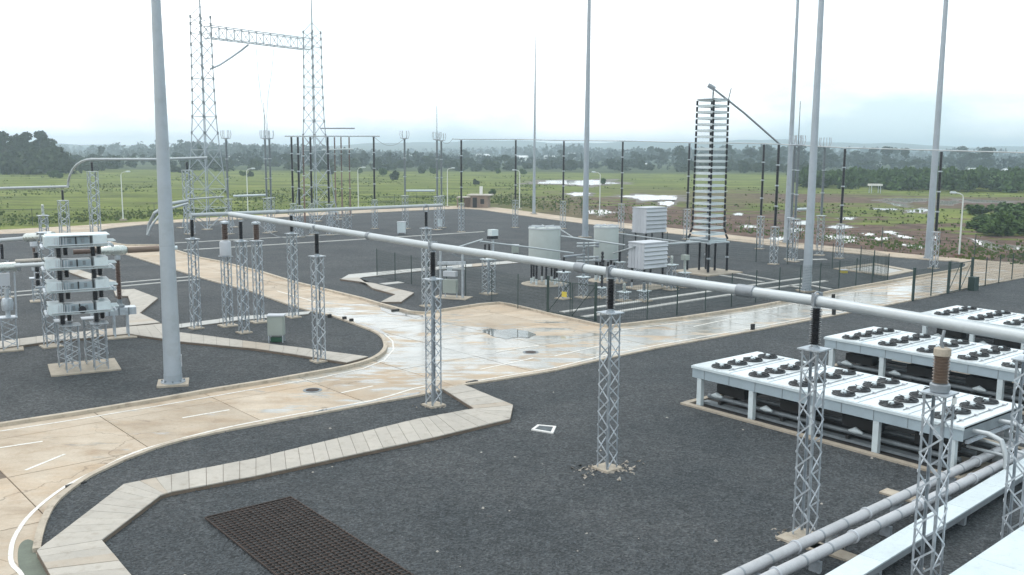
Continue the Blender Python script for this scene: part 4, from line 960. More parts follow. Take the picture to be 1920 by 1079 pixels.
# --- louvred boxes
def louvre_box(bx, by, ty0, ty1, wd, dp, label):
    p = G(bx, by); z0_, z1 = HT(bx, by, ty0), HT(bx, by, ty1); r = thing('louvred_box', label, 'louvred box', p, YAW - R(3), 'white louvred equipment boxes')
    MB().box((0, 0, (z0_ + z1) / 2), (wd - .12, dp - .12, z1 - z0_)).build('body', 'cabinet', r)
    MB().box((0, 0, z1 + .04), (wd + .06, dp + .06, .09)).build('roof', 'louvre', r)
    n = 6; hh_ = (z1 - z0_) / n
    for k in range(n):
        z = z0_ + hh_ * k
        for s in (1, -1):
            mb = MB(); y_ = -s * (dp / 2 - .06)
            mb.add([(-wd / 2, y_, z + hh_), (wd / 2, y_, z + hh_), (wd / 2, y_ - s * .12, z + .07), (-wd / 2, y_ - s * .12, z + .07), (-wd / 2, y_, z + .05), (wd / 2, y_, z + .05)], [(3, 2, 1, 0), (4, 5, 2, 3), (0, 4, 3), (1, 2, 5)] if s > 0 else [(0, 1, 2, 3), (3, 2, 5, 4), (3, 4, 0), (5, 2, 1)])
            mb.build('louvre', 'louvre', r)
    for k in range(5):
        x_ = -wd / 2 + .02; y_ = -dp / 2 + dp * (k + .5) / 5; MB().box((x_ + .02, y_, (z0_ + z1) / 2), (.06, dp / 5 - .03, z1 - z0_ - .04)).build('side_panel', 'louvre', r)
    for x_ in (-wd * .4, wd * .4):
        for y_ in (-dp * .38, dp * .38):
            zz = max(.5, z0_ - 1.3)
            MB().lathe(ribs(9, zz, z0_, .08, .13), 10, (x_, y_, 0)).build('insulator', 'black', r, smooth=True)
            MB().tube((x_, y_, 0), (x_, y_, zz), .08, seg=8).build('pedestal', 'galv', r)
    MB().box((0, 0, .06), (wd * 1.25, dp * 1.3, .12)).build('footing', 'pad', r)
    return r
louvre_box(1213, 541, 502, 455, 2.55, 1.7, 'lower louvred box in front, above the busbar')
louvre_box(1216, 484, 436, 390, 2.9, 1.9, 'upper louvred box behind, raised on taller posts')
# --- shelf (capacitor) tower
def build_cap():
    p = G(1325, 512); r = thing('capacitor_tower', 'very tall shelf tower of white trays between black insulator columns', 'capacitor tower', p, YAW - R(4))
    MB().box((0, 0, .08), (4.6, 4.2, .16)).build('footing', 'pad', r)
    zb_, zt_ = HT(1325, 512, 452), HT(1325, 512, 188); top = .92; bot = 1.22; kn = HT(1325, 512, 428)
    def hw(z): return bot + (top + .04 - bot) * (z - zb_) / (kn - zb_) if z < kn else top + .04 * (1 - (z - kn) / (zt_ - kn))
    MB().box((0, 0, zb_ - .03), (2.6, 2.6, .08)).build('base_frame', 'white', r)
    for s in ((-1, -1), (1, -1), (1, 1), (-1, 1)):
        z = .16
        for k in range(2):
            z2 = .16 + (zb_ - .25) * (k + 1) / 2
            MB().lathe(ribs(14, z + .08, z2 - .06, .10, .16), 12, (s[0] * 1.2, s[1] * 1.2, 0)).build('base_insulator', 'black', r, smooth=True)
            MB().lathe([(.17, z2 - .06), (.17, z2 + .06)], 12, (s[0] * 1.2, s[1] * 1.2, 0)).build('flange', 'galv', r); z = z2
        for s2 in ((.45, .45),):
            MB().lathe(ribs(22, .24, zb_ - .1, .09, .14), 12, (s[0] * .45, s[1] * .5, 0)).build('base_insulator', 'black', r, smooth=True)
    n = 24; zs = [zb_ + .15 + (zt_ - zb_ - .15) * k / (n - 1) for k in range(n)]
    for k, z in enumerate(zs):
        h = hw(z); o = MB().box((0, 0, z), (h * 1.9, h * 1.9, .21)).build('shelf', 'white', r)
        if k % 5 == 3: MB().box((0, -h * .76, z + .02), (h * 3.0, .1, .05)).build('cross_arm', 'white', r)
        for s in (-1, 1): MB().box((s * h * .48, 0, z + .06), (h * .70, h * 1.35, .10)).build('capacitor_tray', 'louvre', o)
        if k < n - 1:
            z2 = zs[k + 1]
            for sx_, sy_ in ((-1, -1), (1, -1), (1, 1), (-1, 1)):
                h2 = hw(z2); mb = MB()
                mb.path([(sx_ * h, sy_ * h, z + .05), (sx_ * h * .99 + sx_ * h2 * .01, sy_ * h, z + .1), (sx_ * h2, sy_ * h2, z2 - .06)], [.06, .09, .09], 10)
                mb.build('insulator', 'black', r, smooth=True)
    for k in (0, n - 1):
        h = hw(zs[k]); MB().box((0, 0, zs[k] + .05), (h * 2.3, h * 1.9, .06)).build('ring', 'galv', r)
    for sx_, sy_ in ((-1, -1), (1, 1), (1, -1)): MB().tube((sx_ * top, sy_ * .9, zt_), (sx_ * (top + .2), sy_, zt_ + 1.0), .04, seg=6).build('horn', 'galvdark', r)
    return at(p, zt_)
ct = build_cap()
o = MB().path([free(1333, 163, ct.y), free(1395, 212, 86.5), TP[1450]], .09, 10).build('slanting_tube', 'sleeve', smooth=True); tag(o, 'slanting grey tube from above the shelf tower down to a tall post', 'tube')
MB().path([free(1328, 160, ct.y), free(1340, 167, ct.y)], .2, 10).build('end_fitting', 'sleeve', o, smooth=True)
MB().path([free(1358, 182, ct.y), at(ct, ct.z - .1) + Vector((1.4, 0, 0))], .05, 6).build('hanger', 'sleeve', o)

# --- small yard posts
def small_post(bx, by, yp, yi, label, each=False, wd=.5, kind='black', box=None):
    p = G(bx, by); z1, z2 = HT(bx, by, yp), HT(bx, by, yi); r = thing('insulator_stand', label, 'insulator stand', p, YAW, 'small insulator stands inside the fenced compound')
    footing(r, .9); lattice(r, z1, wd, max(3, int(z1 / .5)), each, .055, .045); MB().box((0, 0, z1 + .02), (wd * 1.5, wd * 1.5, .05)).build('top_plate', 'white', r)
    MB().lathe(ribs(10, z1 + .05, z2, .08, .13), 12).build('insulator', kind, r, smooth=True)
    if box: MB().box((0, 0, z2 + .2), (.5, .45, .4)).build('head_box', box, r)
    return at(p, z2)
small_post(1056, 562, 511, 482, 'insulator stand inside the fence in front of the larger reactor')
small_post(1093, 560, 520, 455, 'insulator stand with stacked arms between the reactors', kind='galvdark')
small_post(1128, 560, 540, 472, 'insulator stand with long black insulator below the narrower reactor')
small_post(1161, 532, 492, 468, 'insulator stand between narrower reactor and louvred boxes')
small_post(1196, 520, 497, 470, 'insulator stand directly before the lower louvred box')
small_post(1258, 545, 497, 480, 'pale stand with round head right of the lower louvred box', kind='bulb')
small_post(1283, 540, 512, 488, 'boxy stand at the foot of the shelf tower', kind='bulb', box='cabinet')
small_post(1207, 566, 546, 530, 'low clutter stand right of the gate', kind='galvdark')
small_post(1170, 566, 548, 532, 'low clutter stand nearest the busbar by the gate', kind='bulb')
q = thing('stacked_arms', 'grey stacked horizontal arms beside the central mast foot', 'disconnector arms', free(1103, 462, 72), YAW - R(30))
for k, z in enumerate((0, .22, -.85, -1.1)): MB().tube((-.9, 0, z), (.8, 0, z + .02), .07, seg=8).build('arm', 'tube', q, smooth=True); MB().lathe([(.14, z - .1), (.18, z), (.14, z + .1)], 10, (.7, 0, 0)).build('joint', 'sleeve', q)
MB().tube((0, 0, -2.6), (0, 0, .3), .07, seg=8).build('post', 'galvdark', q)
def disc_a():
    p = G(916, 553); r = thing('circuit_switch', 'grey switch on a lattice stand with white top box, left part of the fenced compound', 'switch', p, YAW); footing(r, 1.0); z1 = HT(916, 553, 487); lattice(r, z1, .7, 6, False)
    MB().box((0, 0, z1 + .03), (1.0, .8, .06)).build('top_plate', 'white', r)
    for x_ in (-.35, .05): MB().lathe(ribs(10, z1 + .1, z1 + 1.15, .07, .11), 10, (x_, 0, 0)).build('insulator', 'black', r, smooth=True)
    MB().tube((.4, 0, z1), (.4, 0, z1 + 1.7), .09, seg=8).build('column', 'galv', r); MB().box((.4, 0, z1 + 1.95), (.6, .5, .45)).build('top_box', 'white', r); MB().box((.35, 0, z1 + 1.6), (.7, .4, .2)).build('black_joint', 'black', r)
disc_a()
def disc_b():
    p = G(848, 560); r = thing('switch_frame', 'grey portal frame with hanging control cabinet beside the junction post', 'switch frame', p, YAW - R(60))
    for x_ in (-.9, .8): MB().beam((x_, 0, 0), (x_, 0, HT(848, 560, 462)), .14).build('upright', 'galv', r)
    h_ = HT(848, 560, 495)
    MB().beam((-1.1, 0, h_), (1.0, 0, h_ + .1), .2).build('cross_beam', 'galv', r); MB().beam((-1.0, -.1, h_ - .35), (1.0, -.1, h_ - .3), .1).build('cross_beam', 'tube', r)
    MB().box((-.1, -.1, h_ - .7), (.95, .45, .35)).build('upper_cabinet', 'louvre', r); MB().box((-.1, -.1, h_ - 1.6), (1.0, .45, .95)).build('control_cabinet', 'cabinet', r)
    for x_ in (-.5, .4): MB().beam((x_, -.1, 0), (x_, -.1, h_ - 2.0), .07).build('leg', 'galv', r)
    MB().box((0, 0, .05), (2.6, 1.5, .12)).build('footing', 'pad', r)
disc_b()
tubes([(905, 449, 68), (870, 460, 67), (860, 463, 66)], .05, 'thin arm reaching left from the switch with the white top box')
tubes([(900, 453, 68), (1000, 465, 70), (1075, 475, 72)], .06, 'thin tube from the white top box to the larger reactor')
tubes([(1052, 443, 74), (1110, 451, 74), (1172, 460, 74)], .07, 'thin tube between the two cylindrical reactors')
tubes([(1050, 430, 76), (1075, 446, 75)], .05, 'short thin rod from the larger reactor to the central mast')
tubes([(1160, 438, 84), (1290, 456, 84)], .06, 'thin tube passing between the two louvred boxes')
tubes([(1186, 463, 72), (1250, 458, 74), (1312, 454, 78)], .09, 'white tube across the lower louvred box toward the shelf tower')
tubes([(1150, 475, 74), (1188, 464, 72)], .05, 'short thin arm left of the lower louvred box')
tubes([(1056, 482, 71), (1095, 478, 72)], .09, 'short fat tube end over the first insulator stand', mat='sleeve')

def jumper(a, b_, sag, label, r_=.022):
    a, b_ = Vector(a), Vector(b_); pts = [a.lerp(b_, k / 10) - Vector((0, 0, sag * 4 * (k / 10) * (1 - k / 10))) for k in range(11)]
    tag(MB().path(pts, r_, 5).build('jumper_cable', 'galvdark', smooth=True), label, 'cable', 'sagging jumper cables')
jumper(at(S['N6'], TZ - .05), G(486, 606) + Vector((0, 0, 6.2)), .7, 'sagging cable from the post at the road curve to the right brown bushing')
jumper(at(S['N8'], TZ - .05), G(428, 613) + Vector((0, 0, 6.3)), .4, 'short sagging cable from the thick mast side post to the left brown bushing')
jumper(TP[1287] - Vector((0, 0, .1)), at(ct, 9.5) + Vector((-1, 0, 0)), .8, 'sagging cable between the tall post and the left side of the shelf tower')
jumper(TP[703], at(G(760, 430), 12.0), 1.1, 'sagging cable from the last gantry group post to the lone crowned post')
jumper(at(G(828, 428), 11.8), TP[865] + Vector((-1.2, .9, 0)), .5, 'short sagging cable from the crowned pair to the high busbar start')
jumper(G(916, 553) + Vector((0, 0, 2.9)), G(848, 560) + Vector((0, 0, 3.2)), .3, 'sagging cable between the white top box switch and the portal frame')
# --- cabinets
def cabinet(bx, by, ty, wd, dp, label, z0=0.0, mat='cabinet', low=None):
    p = G(bx, by); h_ = HT(bx, by, ty); r = thing('control_cabinet', label, 'cabinet', p, YAW - R(38))
    z0_ = h_ * z0
    MB().box((0, 0, (h_ + z0_) / 2), (wd, dp, h_ - z0_)).build('body', mat, r); MB().box((0, 0, h_ + .03), (wd + .1, dp + .1, .06)).build('roof', 'louvre', r)
    MB().box((0, -dp / 2 - .012, (h_ + z0_) / 2), (wd * .88, .02, (h_ - z0_) * .9)).build('door', mat, r)
    if z0_ > .05:
        for x_ in (-wd * .44, wd * .44):
            for y_ in (-dp * .42, dp * .42): MB().beam((x_, y_, 0), (x_, y_, z0_), .06).build('leg', 'galv', r)
        if low: MB().box((0, 0, z0_ * .45), (wd * .7, dp * .6, z0_ * .55)).build('lower_box', low, r)
    return r
cabinet(519, 643, 592, 0.85, .6, 'grey-green cabinet on legs with a green box underneath, beside the beige path', .3, 'cabinet', 'green')
cabinet(753, 440, 417, 1.0, .8, 'white cabinet at the foot of the lone crowned post', .15, 'white')
cabinet(824, 428, 412, .7, .6, 'small white cabinet at the foot of the post with the tall rod', .2, 'white')
cabinet(966, 476, 460, .7, .6, 'small pale cabinet left of the larger reactor', .1, 'cabinet')
cabinet(842, 512, 502, .5, .4, 'tiny white box in the gravel by the trench cover', .2, 'white')
cabinet(1582, 513, 507, .5, .5, 'tiny yellowish box beside the concrete pit', .1, 'yellow')

# concrete pit surround in back gravel
pt = W([(1563, 504), (1640, 494), (1716, 508), (1665, 518)], .1); c_ = sum(pt, Vector((0, 0))) / 4
pit = MB()
for i in range(4):
    a, b_ = pt[i], pt[(i + 1) % 4]; pit.prism([tuple(a), tuple(b_), tuple(c_ + (b_ - c_) * .72), tuple(c_ + (a - c_) * .72)], 0, .13)
o = pit.build('concrete_pit', 'pad'); tag(o, 'large pale square concrete pit rim in the back gravel beside the right fence', 'concrete pit')
MB().prism([tuple(c_ + (a - c_) * .66) for a in pt], 0, .09).build('pit_cover', 'trench', o)
for px_, lab in (([(996, 806), (1008, 797), (1043, 800), (1037, 813)], 'small square drain with white concrete rim alone in the gravel'),):
    pt = W(px_, .08); c_ = sum(pt, Vector((0, 0))) / 4; r = MB()
    for i in range(4):
        a, b_ = pt[i], pt[(i + 1) % 4]; r.prism([tuple(a), tuple(b_), tuple(c_ + (b_ - c_) * .74), tuple(c_ + (a - c_) * .74)], 0, .10)
    o = r.build('drain', 'whitewall'); tag(o, lab, 'drain')
    gmb = MB(); q = [c_ + (a - c_) * .74 for a in pt]
    MB().prism([tuple(a) for a in q], 0, .06).build('sump', 'dark', o)
    for k in range(6):
        f = (k + .5) / 6; MB().beam(at(q[0].lerp(q[1], f), .08), at(q[3].lerp(q[2], f), .08), .03).build('grate_bar', 'galvdark', o)
# square pads round the yard
for (x, y, s, lab) in ((735, 533, 1.1, 'flat pale pad behind the white path corner'),):
    tag(MB().box(at(G(x, y), .04), (s * 1.6, s * .8, .1), YAW).build('concrete_pad', 'trench'), lab, 'concrete pad')
# gully openings in the kerbs
for x, y, lab in ((143, 912, 'black gully slot in the near road curve'), (88, 1024, 'small black gully slot at the corner of the slab path'), (885, 719, 'black gully at the junction beside the slab path'), (520, 714, 'black gully in the upper kerb before the curve'), (742, 583, 'black gully in the kerb behind the junction')):
    tag(MB().box(at(G(x, y), .045), (.6 if x != 88 else .3, .2, .10), YAW + (R(14) if x == 143 else R(3))).build('road_gully', 'dark'), lab, 'gully', 'kerb gullies')
for x, y, lab in ((586, 732, 'dark round manhole cover on the beige road before the junction'), (995, 661, 'dark round manhole cover in the wet junction')):
    o = MB().lathe([(.42, 0.0), (.42, .012)], 24, at(G(x, y), 0)).build('manhole_cover', 'galvdark'); tag(o, lab, 'manhole cover', 'manhole covers')
    MB().lathe([(.30, 0.013), (.30, .016)], 24, at(G(x, y), 0)).build('inner_disc', 'rust', o)
# marker posts along the near right road
for x, y, h_, lab in ((1411, 622, .45, 'short dark marker post at the near kerb of the wet road'), (1562, 565, .5, 'short dark marker post on the far side of the wet road'), (1563, 594, .5, 'short dark marker post beside the insulator of the second lattice post'), (618, 597, .25, 'small dark bracket on the kerb, first of three'), (646, 603, .3, 'small dark bracket on the kerb, middle of three'), (659, 607, .3, 'small dark bracket on the kerb, last of three')):
    tag(MB().box(at(G(x, y), h_ / 2), (.22, .16, h_), YAW).build('marker_post', 'dark'), lab, 'marker post', 'dark marker posts on the kerbs')

# --- rebar grate in the foreground gravel
q = [G(385, 978), G(546, 939), G(760, 1085), G(500, 1085)]
ax = (q[1] - q[0]); ay = Vector((ax.y, -ax.x, 0)).normalized() * 9.0; ax = ax.normalized() * ax.length
org = q[0]
gr_ = thing('steel_grate', 'rusty brown steel grate lying in the foreground gravel', 'grate', org, math.atan2(ax.y, ax.x))
la = ax.length; lb = 9.0
MB().box((la / 2, -lb / 2, ZG + .006), (la, lb, .012)).build('pit_bed', 'gravel', gr_)
m1, m2 = MB(), MB(); n1 = int(la / .17)
for k in range(n1 + 1): m1.box((la * k / n1, -lb / 2, .10), (.034, lb, .03))
n2 = int(lb / .17)
for k in range(n2 + 1): m2.box((la / 2, -lb * k / n2, .122), (la, .034, .026))
for m_, nm in ((m1, 'long_bars'), (m2, 'cross_bars')):
    o = m_.build(nm, 'rust', gr_); o['kind'] = 'stuff'
for a, b_ in (((0, 0), (la, 0)), ((0, -lb), (la, -lb)), ((0, 0), (0, -lb)), ((la, 0), (la, -lb))): MB().beam((a[0], a[1], .105), (b_[0], b_[1], .105), .035, .04).build('frame_bar', 'rust', gr_)

# --- fan decks
DL, DW = 11.3, 4.35
LD = math.atan2(30.0 - 38.6, 14.5 - 7.5)          # along the deck
DZ = 1.75
def make_deck():
    r = thing('dry_cooler', 'x', 'cooler', (0, 0, 0), 0, 'white dry coolers with rows of black fans')
    # origin: left near corner, +x along the deck, +y across (away)
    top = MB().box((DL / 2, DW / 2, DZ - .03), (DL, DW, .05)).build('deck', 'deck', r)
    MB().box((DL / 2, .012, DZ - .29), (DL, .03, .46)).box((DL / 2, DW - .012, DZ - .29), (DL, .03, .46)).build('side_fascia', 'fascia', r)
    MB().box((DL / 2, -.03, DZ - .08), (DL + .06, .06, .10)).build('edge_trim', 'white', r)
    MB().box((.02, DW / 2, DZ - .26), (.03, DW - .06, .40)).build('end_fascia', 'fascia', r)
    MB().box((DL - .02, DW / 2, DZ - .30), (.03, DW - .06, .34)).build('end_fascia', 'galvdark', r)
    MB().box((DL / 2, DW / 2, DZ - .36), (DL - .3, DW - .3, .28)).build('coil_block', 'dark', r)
    for x_ in (.35, 2.95, 5.6, 8.25, DL - .35):
        for y_ in (.12, DW - .12): MB().box((x_, y_, (DZ - .46) / 2), (.22, .2, DZ - .46)).build('leg', 'white', r)
    for i in range(5): MB().box((DL * (i + 1) / 6, DW / 2, DZ + .001), (.02, DW, .014)).build('seam', 'fascia', r)
    for i in range(9): MB().box((DL * (i + .5) / 9, -.006, DZ - .29), (.02, .012, .42)).build('fascia_seam', 'galvdark', r)
    for i in range(24):
        x_ = 1.0 + (i // 4) * 1.86; y_ = .62 + (i % 4) * 1.04; MB().box((x_ + .62, y_, DZ + .03), (.12, .09, .05)).build('junction_box', 'louvre', r)
    for i in range(6): MB().tube((1.0 + i * 1.86 + .62, .3, DZ + .012), (1.0 + i * 1.86 + .62, DW - .3, DZ + .012), .014, seg=5).build('conduit', 'galvdark', r)
    for y_ in (.6, 1.7, 2.9): MB().tube((.4, y_, .42), (DL - .3, y_, .42), .09, seg=10).build('pipe', 'galvdark', r, smooth=True)
    for x_ in (1.2, 4.2, 7.0, 9.8): MB().box((x_, DW / 2, .3), (.12, DW - .6, .12)).build('cross_bearer', 'dark', r)
    for x_, y_ in ((.9, .5), (1.1, 1.2), (3.4, .4), (7.2, .5)):
        MB().path([(x_ - .25, y_, .5), (x_, y_, .55), (x_ + .3, y_, .5)], [.04, .13, .05], 10).build('valve', 'white', r, smooth=True)
    # fan: guard ring, hub and blades in one set, shared
    ring = MB()
    for rr_ in (.40, .30, .20): ring.path([(rr_ * math.cos(a), rr_ * math.sin(a), .10 + (.4 - rr_) * .12) for a in [2 * math.pi * k / 20 for k in range(21)]], .008, 5)
    ring.lathe([(.43, 0), (.43, .05), (.405, .08), (.405, .0)], 24)
    ringm = ring.mesh('guard', M['fan'])
    bl = MB()
    for k in range(5):
        a = 2 * math.pi * k / 5; c_, s_ = math.cos(a), math.sin(a); c2, s2 = math.cos(a + .75), math.sin(a + .75)
        bl.add([(.08 * c_, .08 * s_, .10), (.39 * c_, .39 * s_, .14), (.39 * c2, .39 * s2, .03), (.09 * c2, .09 * s2, .03), (.08 * c_, .08 * s_, .09), (.39 * c_, .39 * s_, .13), (.39 * c2, .39 * s2, .02), (.09 * c2, .09 * s2, .02)],
               [(0, 3, 2, 1), (4, 5, 6, 7), (0, 1, 5, 4), (1, 2, 6, 5), (2, 3, 7, 6), (3, 0, 4, 7)])
    blm = bl.mesh('blades', M['fan'])
    hubm = MB().lathe([(.10, .04), (.11, .14), (.09, .2), (.03, .22)], 14).mesh('motor', M['white'], True)
    tubm = MB().lathe([(.40, .003), (.40, .012)], 24).mesh('throat', M['galvdark'])
    armm = MB().box((0, 0, .17), (.84, .035, .03)).box((0, 0, .17), (.035, .84, .03)).mesh('motor_bracket', M['fan'])
    for i in range(6):
        for j in range(4):
            x_ = 1.0 + i * 1.86; y_ = .62 + j * 1.04
            f = obj('fan', ringm, r, (x_, y_, DZ)); f.rotation_euler.z = random.uniform(0, 3); f.scale = (.97, .97, .62)
            for nm, me in (('blades', blm), ('motor', hubm), ('throat', tubm), ('motor_bracket', armm)): obj(nm, me, f)
    # header pipes at the right end, bending down to the mains
    for y_ in (.7, 2.6):
        MB().path([(DL - .1, y_, DZ - .28), (DL + .5, y_, DZ - .26), (DL + .95, y_ - .1, DZ - .36), (DL + 1.15, y_ - .15, DZ - .8), (DL + 1.2, y_ - .2, .55)], .085, 12).build('header_pipe', 'tube', r, smooth=True)
        MB().tube((DL - .4, y_ + .5, .75), (DL + 1.1, y_ + .5, .75), .05, seg=10).build('header_pipe', 'tube', r, smooth=True)
        MB().tube((DL - .4, y_ + .9, 1.0), (DL + 1.3, y_ + .9, .85), .05, seg=10).build('header_pipe', 'tube', r, smooth=True)
    MB().beam((DL + .05, .15, DZ - .55), (DL + .05, DW - .15, DZ - .55), .1).build('end_rail', 'galv', r)
    MB().box((DL / 2, -.22, .06), (DL + .6, .28, .13)).box((DL / 2, DW + .22, .06), (DL + .6, .28, .13)).box((-.2, DW / 2, .06), (.28, DW + .15, .13)).box((DL + .2, DW / 2, .06), (.28, DW + .15, .13)).build('plinth', 'pad', r)
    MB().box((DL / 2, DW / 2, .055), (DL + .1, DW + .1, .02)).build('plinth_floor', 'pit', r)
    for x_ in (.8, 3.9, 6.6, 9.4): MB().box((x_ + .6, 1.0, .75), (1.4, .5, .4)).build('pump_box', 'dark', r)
    MB().box((DL / 2, .5, .16), (DL - .6, .35, .10)).build('floor_channel', 'galvdark', r)
    return r
deck = make_deck()
for px_, lab in (((1299, 684), 'white cooler deck with black fans, nearest of the three'), ((1547, 631), 'white cooler deck with black fans, middle one behind the tan arrester'), ((1723, 587), 'white cooler deck with black fans, farthest, behind the busbar')):
    p = G(px_[0], px_[1], DZ); place(deck, at(p, 0), LD, lab)
remove_tree(deck)

# --- pipes along the right foreground
def mains(p0, p1, r_, label, z=.5):
    a = G(p0[0], p0[1], z); b_ = G(p1[0], p1[1], z); d = (b_ - a); a = a - d * .5; b_ = b_ + d * 1.2
    o = MB().tube(a, b_, r_, seg=20).build('coolant_pipe', 'pipe', smooth=True); tag(o, label, 'pipe', 'big coolant pipes')
    n = int((b_ - a).length / 1.15)
    for k in range(1, n):
        q = a.lerp(b_, k / n); e = d.normalized()
        MB().tube(q - e * .03, q + e * .03, r_ * (1.06 if k % 3 else 1.25), seg=20).build('pipe_band', 'sleeve' if k % 3 else 'louvre', o, smooth=True)
    for k in range(1, n, 3):
        q = a.lerp(b_, (k + .5) / n); MB().box((q.x, q.y, z / 2 - r_ / 2), (.12, .3, z - r_), YAW).build('saddle', 'galv', o)
    return a, b_
mains((1380, 1079), (1900, 832), .145, 'left one of two big parallel coolant pipes in the right foreground')
mains((1450, 1079), (1905, 858), .145, 'right one of two big parallel coolant pipes in the right foreground')
for x, y, lab in ((1500, 1022, 'flat beige pad under the coolant pipes beside the second lattice post'), (1560, 1040, 'flat beige pad under the coolant pipes, nearest'), (1690, 935, 'flat beige pad under the coolant pipes behind the arrester post'), (1830, 872, 'flat beige pad under the coolant pipes near the first cooler')):
    tag(MB().box(at(G(x, y), .05), (.5, 1.2, .12), YAW).build('pipe_pad', 'pad'), lab, 'pipe pad', 'beige pads under the coolant pipes')
# white cable duct and the ledge in the corner
def duct(pa, pb, wd, z, hgt, label, name, mat='white', ext=1.0):
    a = G(pa[0], pa[1], z); b_ = G(pb[0], pb[1], z); d = b_ - a; L0 = d.length; e = d.normalized(); s = Vector((e.y, -e.x, 0))
    a2 = a - e * 6; b2 = b_ + e * 12
    r = thing(name, label, 'cable duct', at(a2, 0), math.atan2(e.y, e.x))
    ll = (b2 - a2).length; n = int(ll / 2.4)
    for k in range(n):
        MB().box((ll * (k + .5) / n, -wd / 2, z - hgt * .1), (ll / n - .012, wd, hgt * .2)).build('lid', mat, r)
    MB().box((ll / 2, -wd / 2, z - hgt * .6), (ll, wd * .94, hgt * .8)).build('tray', 'sleeve', r)
    for k in range(1, n, 2): MB().box((ll * k / n, -wd / 2, (z - hgt) / 2), (.15, wd * .8, z - hgt)).build('support', 'galv', r)
    return r
duct((1545, 1079), (1920, 858), .62, .55, .22, 'long white covered cable duct right of the coolant pipes', 'cable_duct')
duct((1778, 1079), (1920, 984), 1.9, 1.2, .3, 'broad white duct top in the bottom right corner', 'cable_duct')

# --- fences
def fence_line(pxs, label, hgt=2.35, sp=2.6, thick=(), mesh=True, name='fence', group=None, zb=0.0):
    pts = [G(x, y, zb) for x, y in pxs]; o0_ = pts[0].copy(); r = thing(name, label, 'fence', o0_, 0, group)
    posts = []; wires = MB()
    for i in range(len(pts) - 1):
        a, b_ = pts[i] - o0_, pts[i + 1] - o0_; n = max(1, round((b_ - a).length / sp))
        for k in range(n): posts.append(a.lerp(b_, k / n))
        if mesh:
            ln_ = (b_ - a).length
            for z in [0.08 + .2 * q_ for q_ in range(int(hgt / .2))]: wires.beam(at(a, z), at(b_, z), .008)
            nv = int(ln_ / .12)
            for k in range(nv): p = a.lerp(b_, k / nv); wires.beam(at(p, .05), at(p, hgt - .1), .010)
        else:
            for z in (.5, 1.1, 1.7, 2.2): wires.beam(at(a, z), at(b_, z), .012)
    posts.append(pts[-1] - o0_)
    pm = MB().box((0, 0, hgt / 2), (.06, .06, hgt), 0).mesh('post', M['fence']); pt_ = MB().box((0, 0, hgt / 2 + .05), (.15, .15, hgt + .1), 0).mesh('gate_post', M['fence'])
    for k, p in enumerate(posts): obj('gate_post' if k in thick else 'post', pt_ if k in thick else pm, r, p)
    o = wires.build('wire_mesh', 'fence', r); o['kind'] = 'stuff'
    return r
fence_line([(1116, 604), (1213, 601), (1322, 585), (1460, 562), (1572, 545), (1664, 529)], 'dark green mesh fence along the wet road, front side of the compound', thick=(0,), group='compound fences')
fence_line([(707, 519), (741, 528), (873, 557), (922, 566), (971, 579), (1027, 589)], 'dark green mesh fence on the left side of the compound', thick=(99,), group='compound fences')
fence_line([(1664, 529), (1612, 512), (1560, 505), (1476, 497), (1361, 488), (1250, 478), (1130, 468)], 'dark green mesh fence behind the shelf tower, back side of the compound', group='compound fences')
def gate(pa, pb, label, sign=False):
    a, b_ = G(*pa), G(*pb); r = thing('mesh_gate', label, 'gate', a, 0); d = b_ - a; h_ = 2.25
    leafs = ((Vector((0, 0, 0)), d * .48), (d * .52, d))
    for s, e in leafs:
        for z in (.15, h_): MB().beam(at(s, z), at(e, z), .05).build('rail', 'fence', r)
        for q_ in (s, e): MB().beam(at(q_, .1), at(q_, h_), .06).build('stile', 'fence', r)
        MB().beam(at(s, .15), at(e, h_), .04).build('diagonal', 'fence', r)
        wm = MB()
        n = int((e - s).length / .1)
        for k in range(n): p = s.lerp(e, k / n); wm.beam(at(p, .15), at(p, h_), .010)
        o = wm.build('wire_mesh', 'fence', r); o['kind'] = 'stuff'
    for q_ in (Vector((0, 0, 0)), d): MB().box(at(q_, 1.25), (.16, .16, 2.5)).build('gate_post', 'fence', r)
    if sign: MB().box(at(d * .35, 1.45) + Vector((0, -.06, 0)), (.42, .02, .34), math.atan2(d.y, d.x)).build('warning_sign', 'yellow', r)
gate((1027, 589), (1116, 604), 'dark green gate with a small yellow sign at the compound corner', True)
fence_line([(1711, 566), (1745, 558), (1777, 552)], 'short green fence panel left of the right hand gate', thick=(0,), group='fences by the near right gate')
gate((1777, 552), (1820, 543), 'dark green gate at the near edge of the right road')
fence_line([(1820, 543), (1920, 522), (2100, 490)], 'green fence running off the right edge beside the gate', group='fences by the near right gate')
tag(MB().box(at(G(1824, 546), .55), (.75, .5, 1.1), YAW).build('gate_box', 'fence'), 'dark box standing at the foot of the right hand gate post', 'box')
fence_line([(-200, 444), (0, 426), (120, 420), (230, 414), (400, 404), (560, 396), (740, 387), (860, 382)], 'thin wire perimeter fence in front of the green field', 2.3, 5.0, mesh=False, name='perimeter_fence', group='perimeter fences', zb=ZT)
fence_line([(940, 384), (1090, 404), (1280, 424), (1500, 449), (1740, 473), (1920, 487), (2100, 500)], 'thin wire perimeter fence in front of the muddy ground', 2.3, 5.0, mesh=False, name='perimeter_fence', group='perimeter fences', zb=ZT)

# remaining template clean-up
remove_tree(ped); remove_tree(pedf)

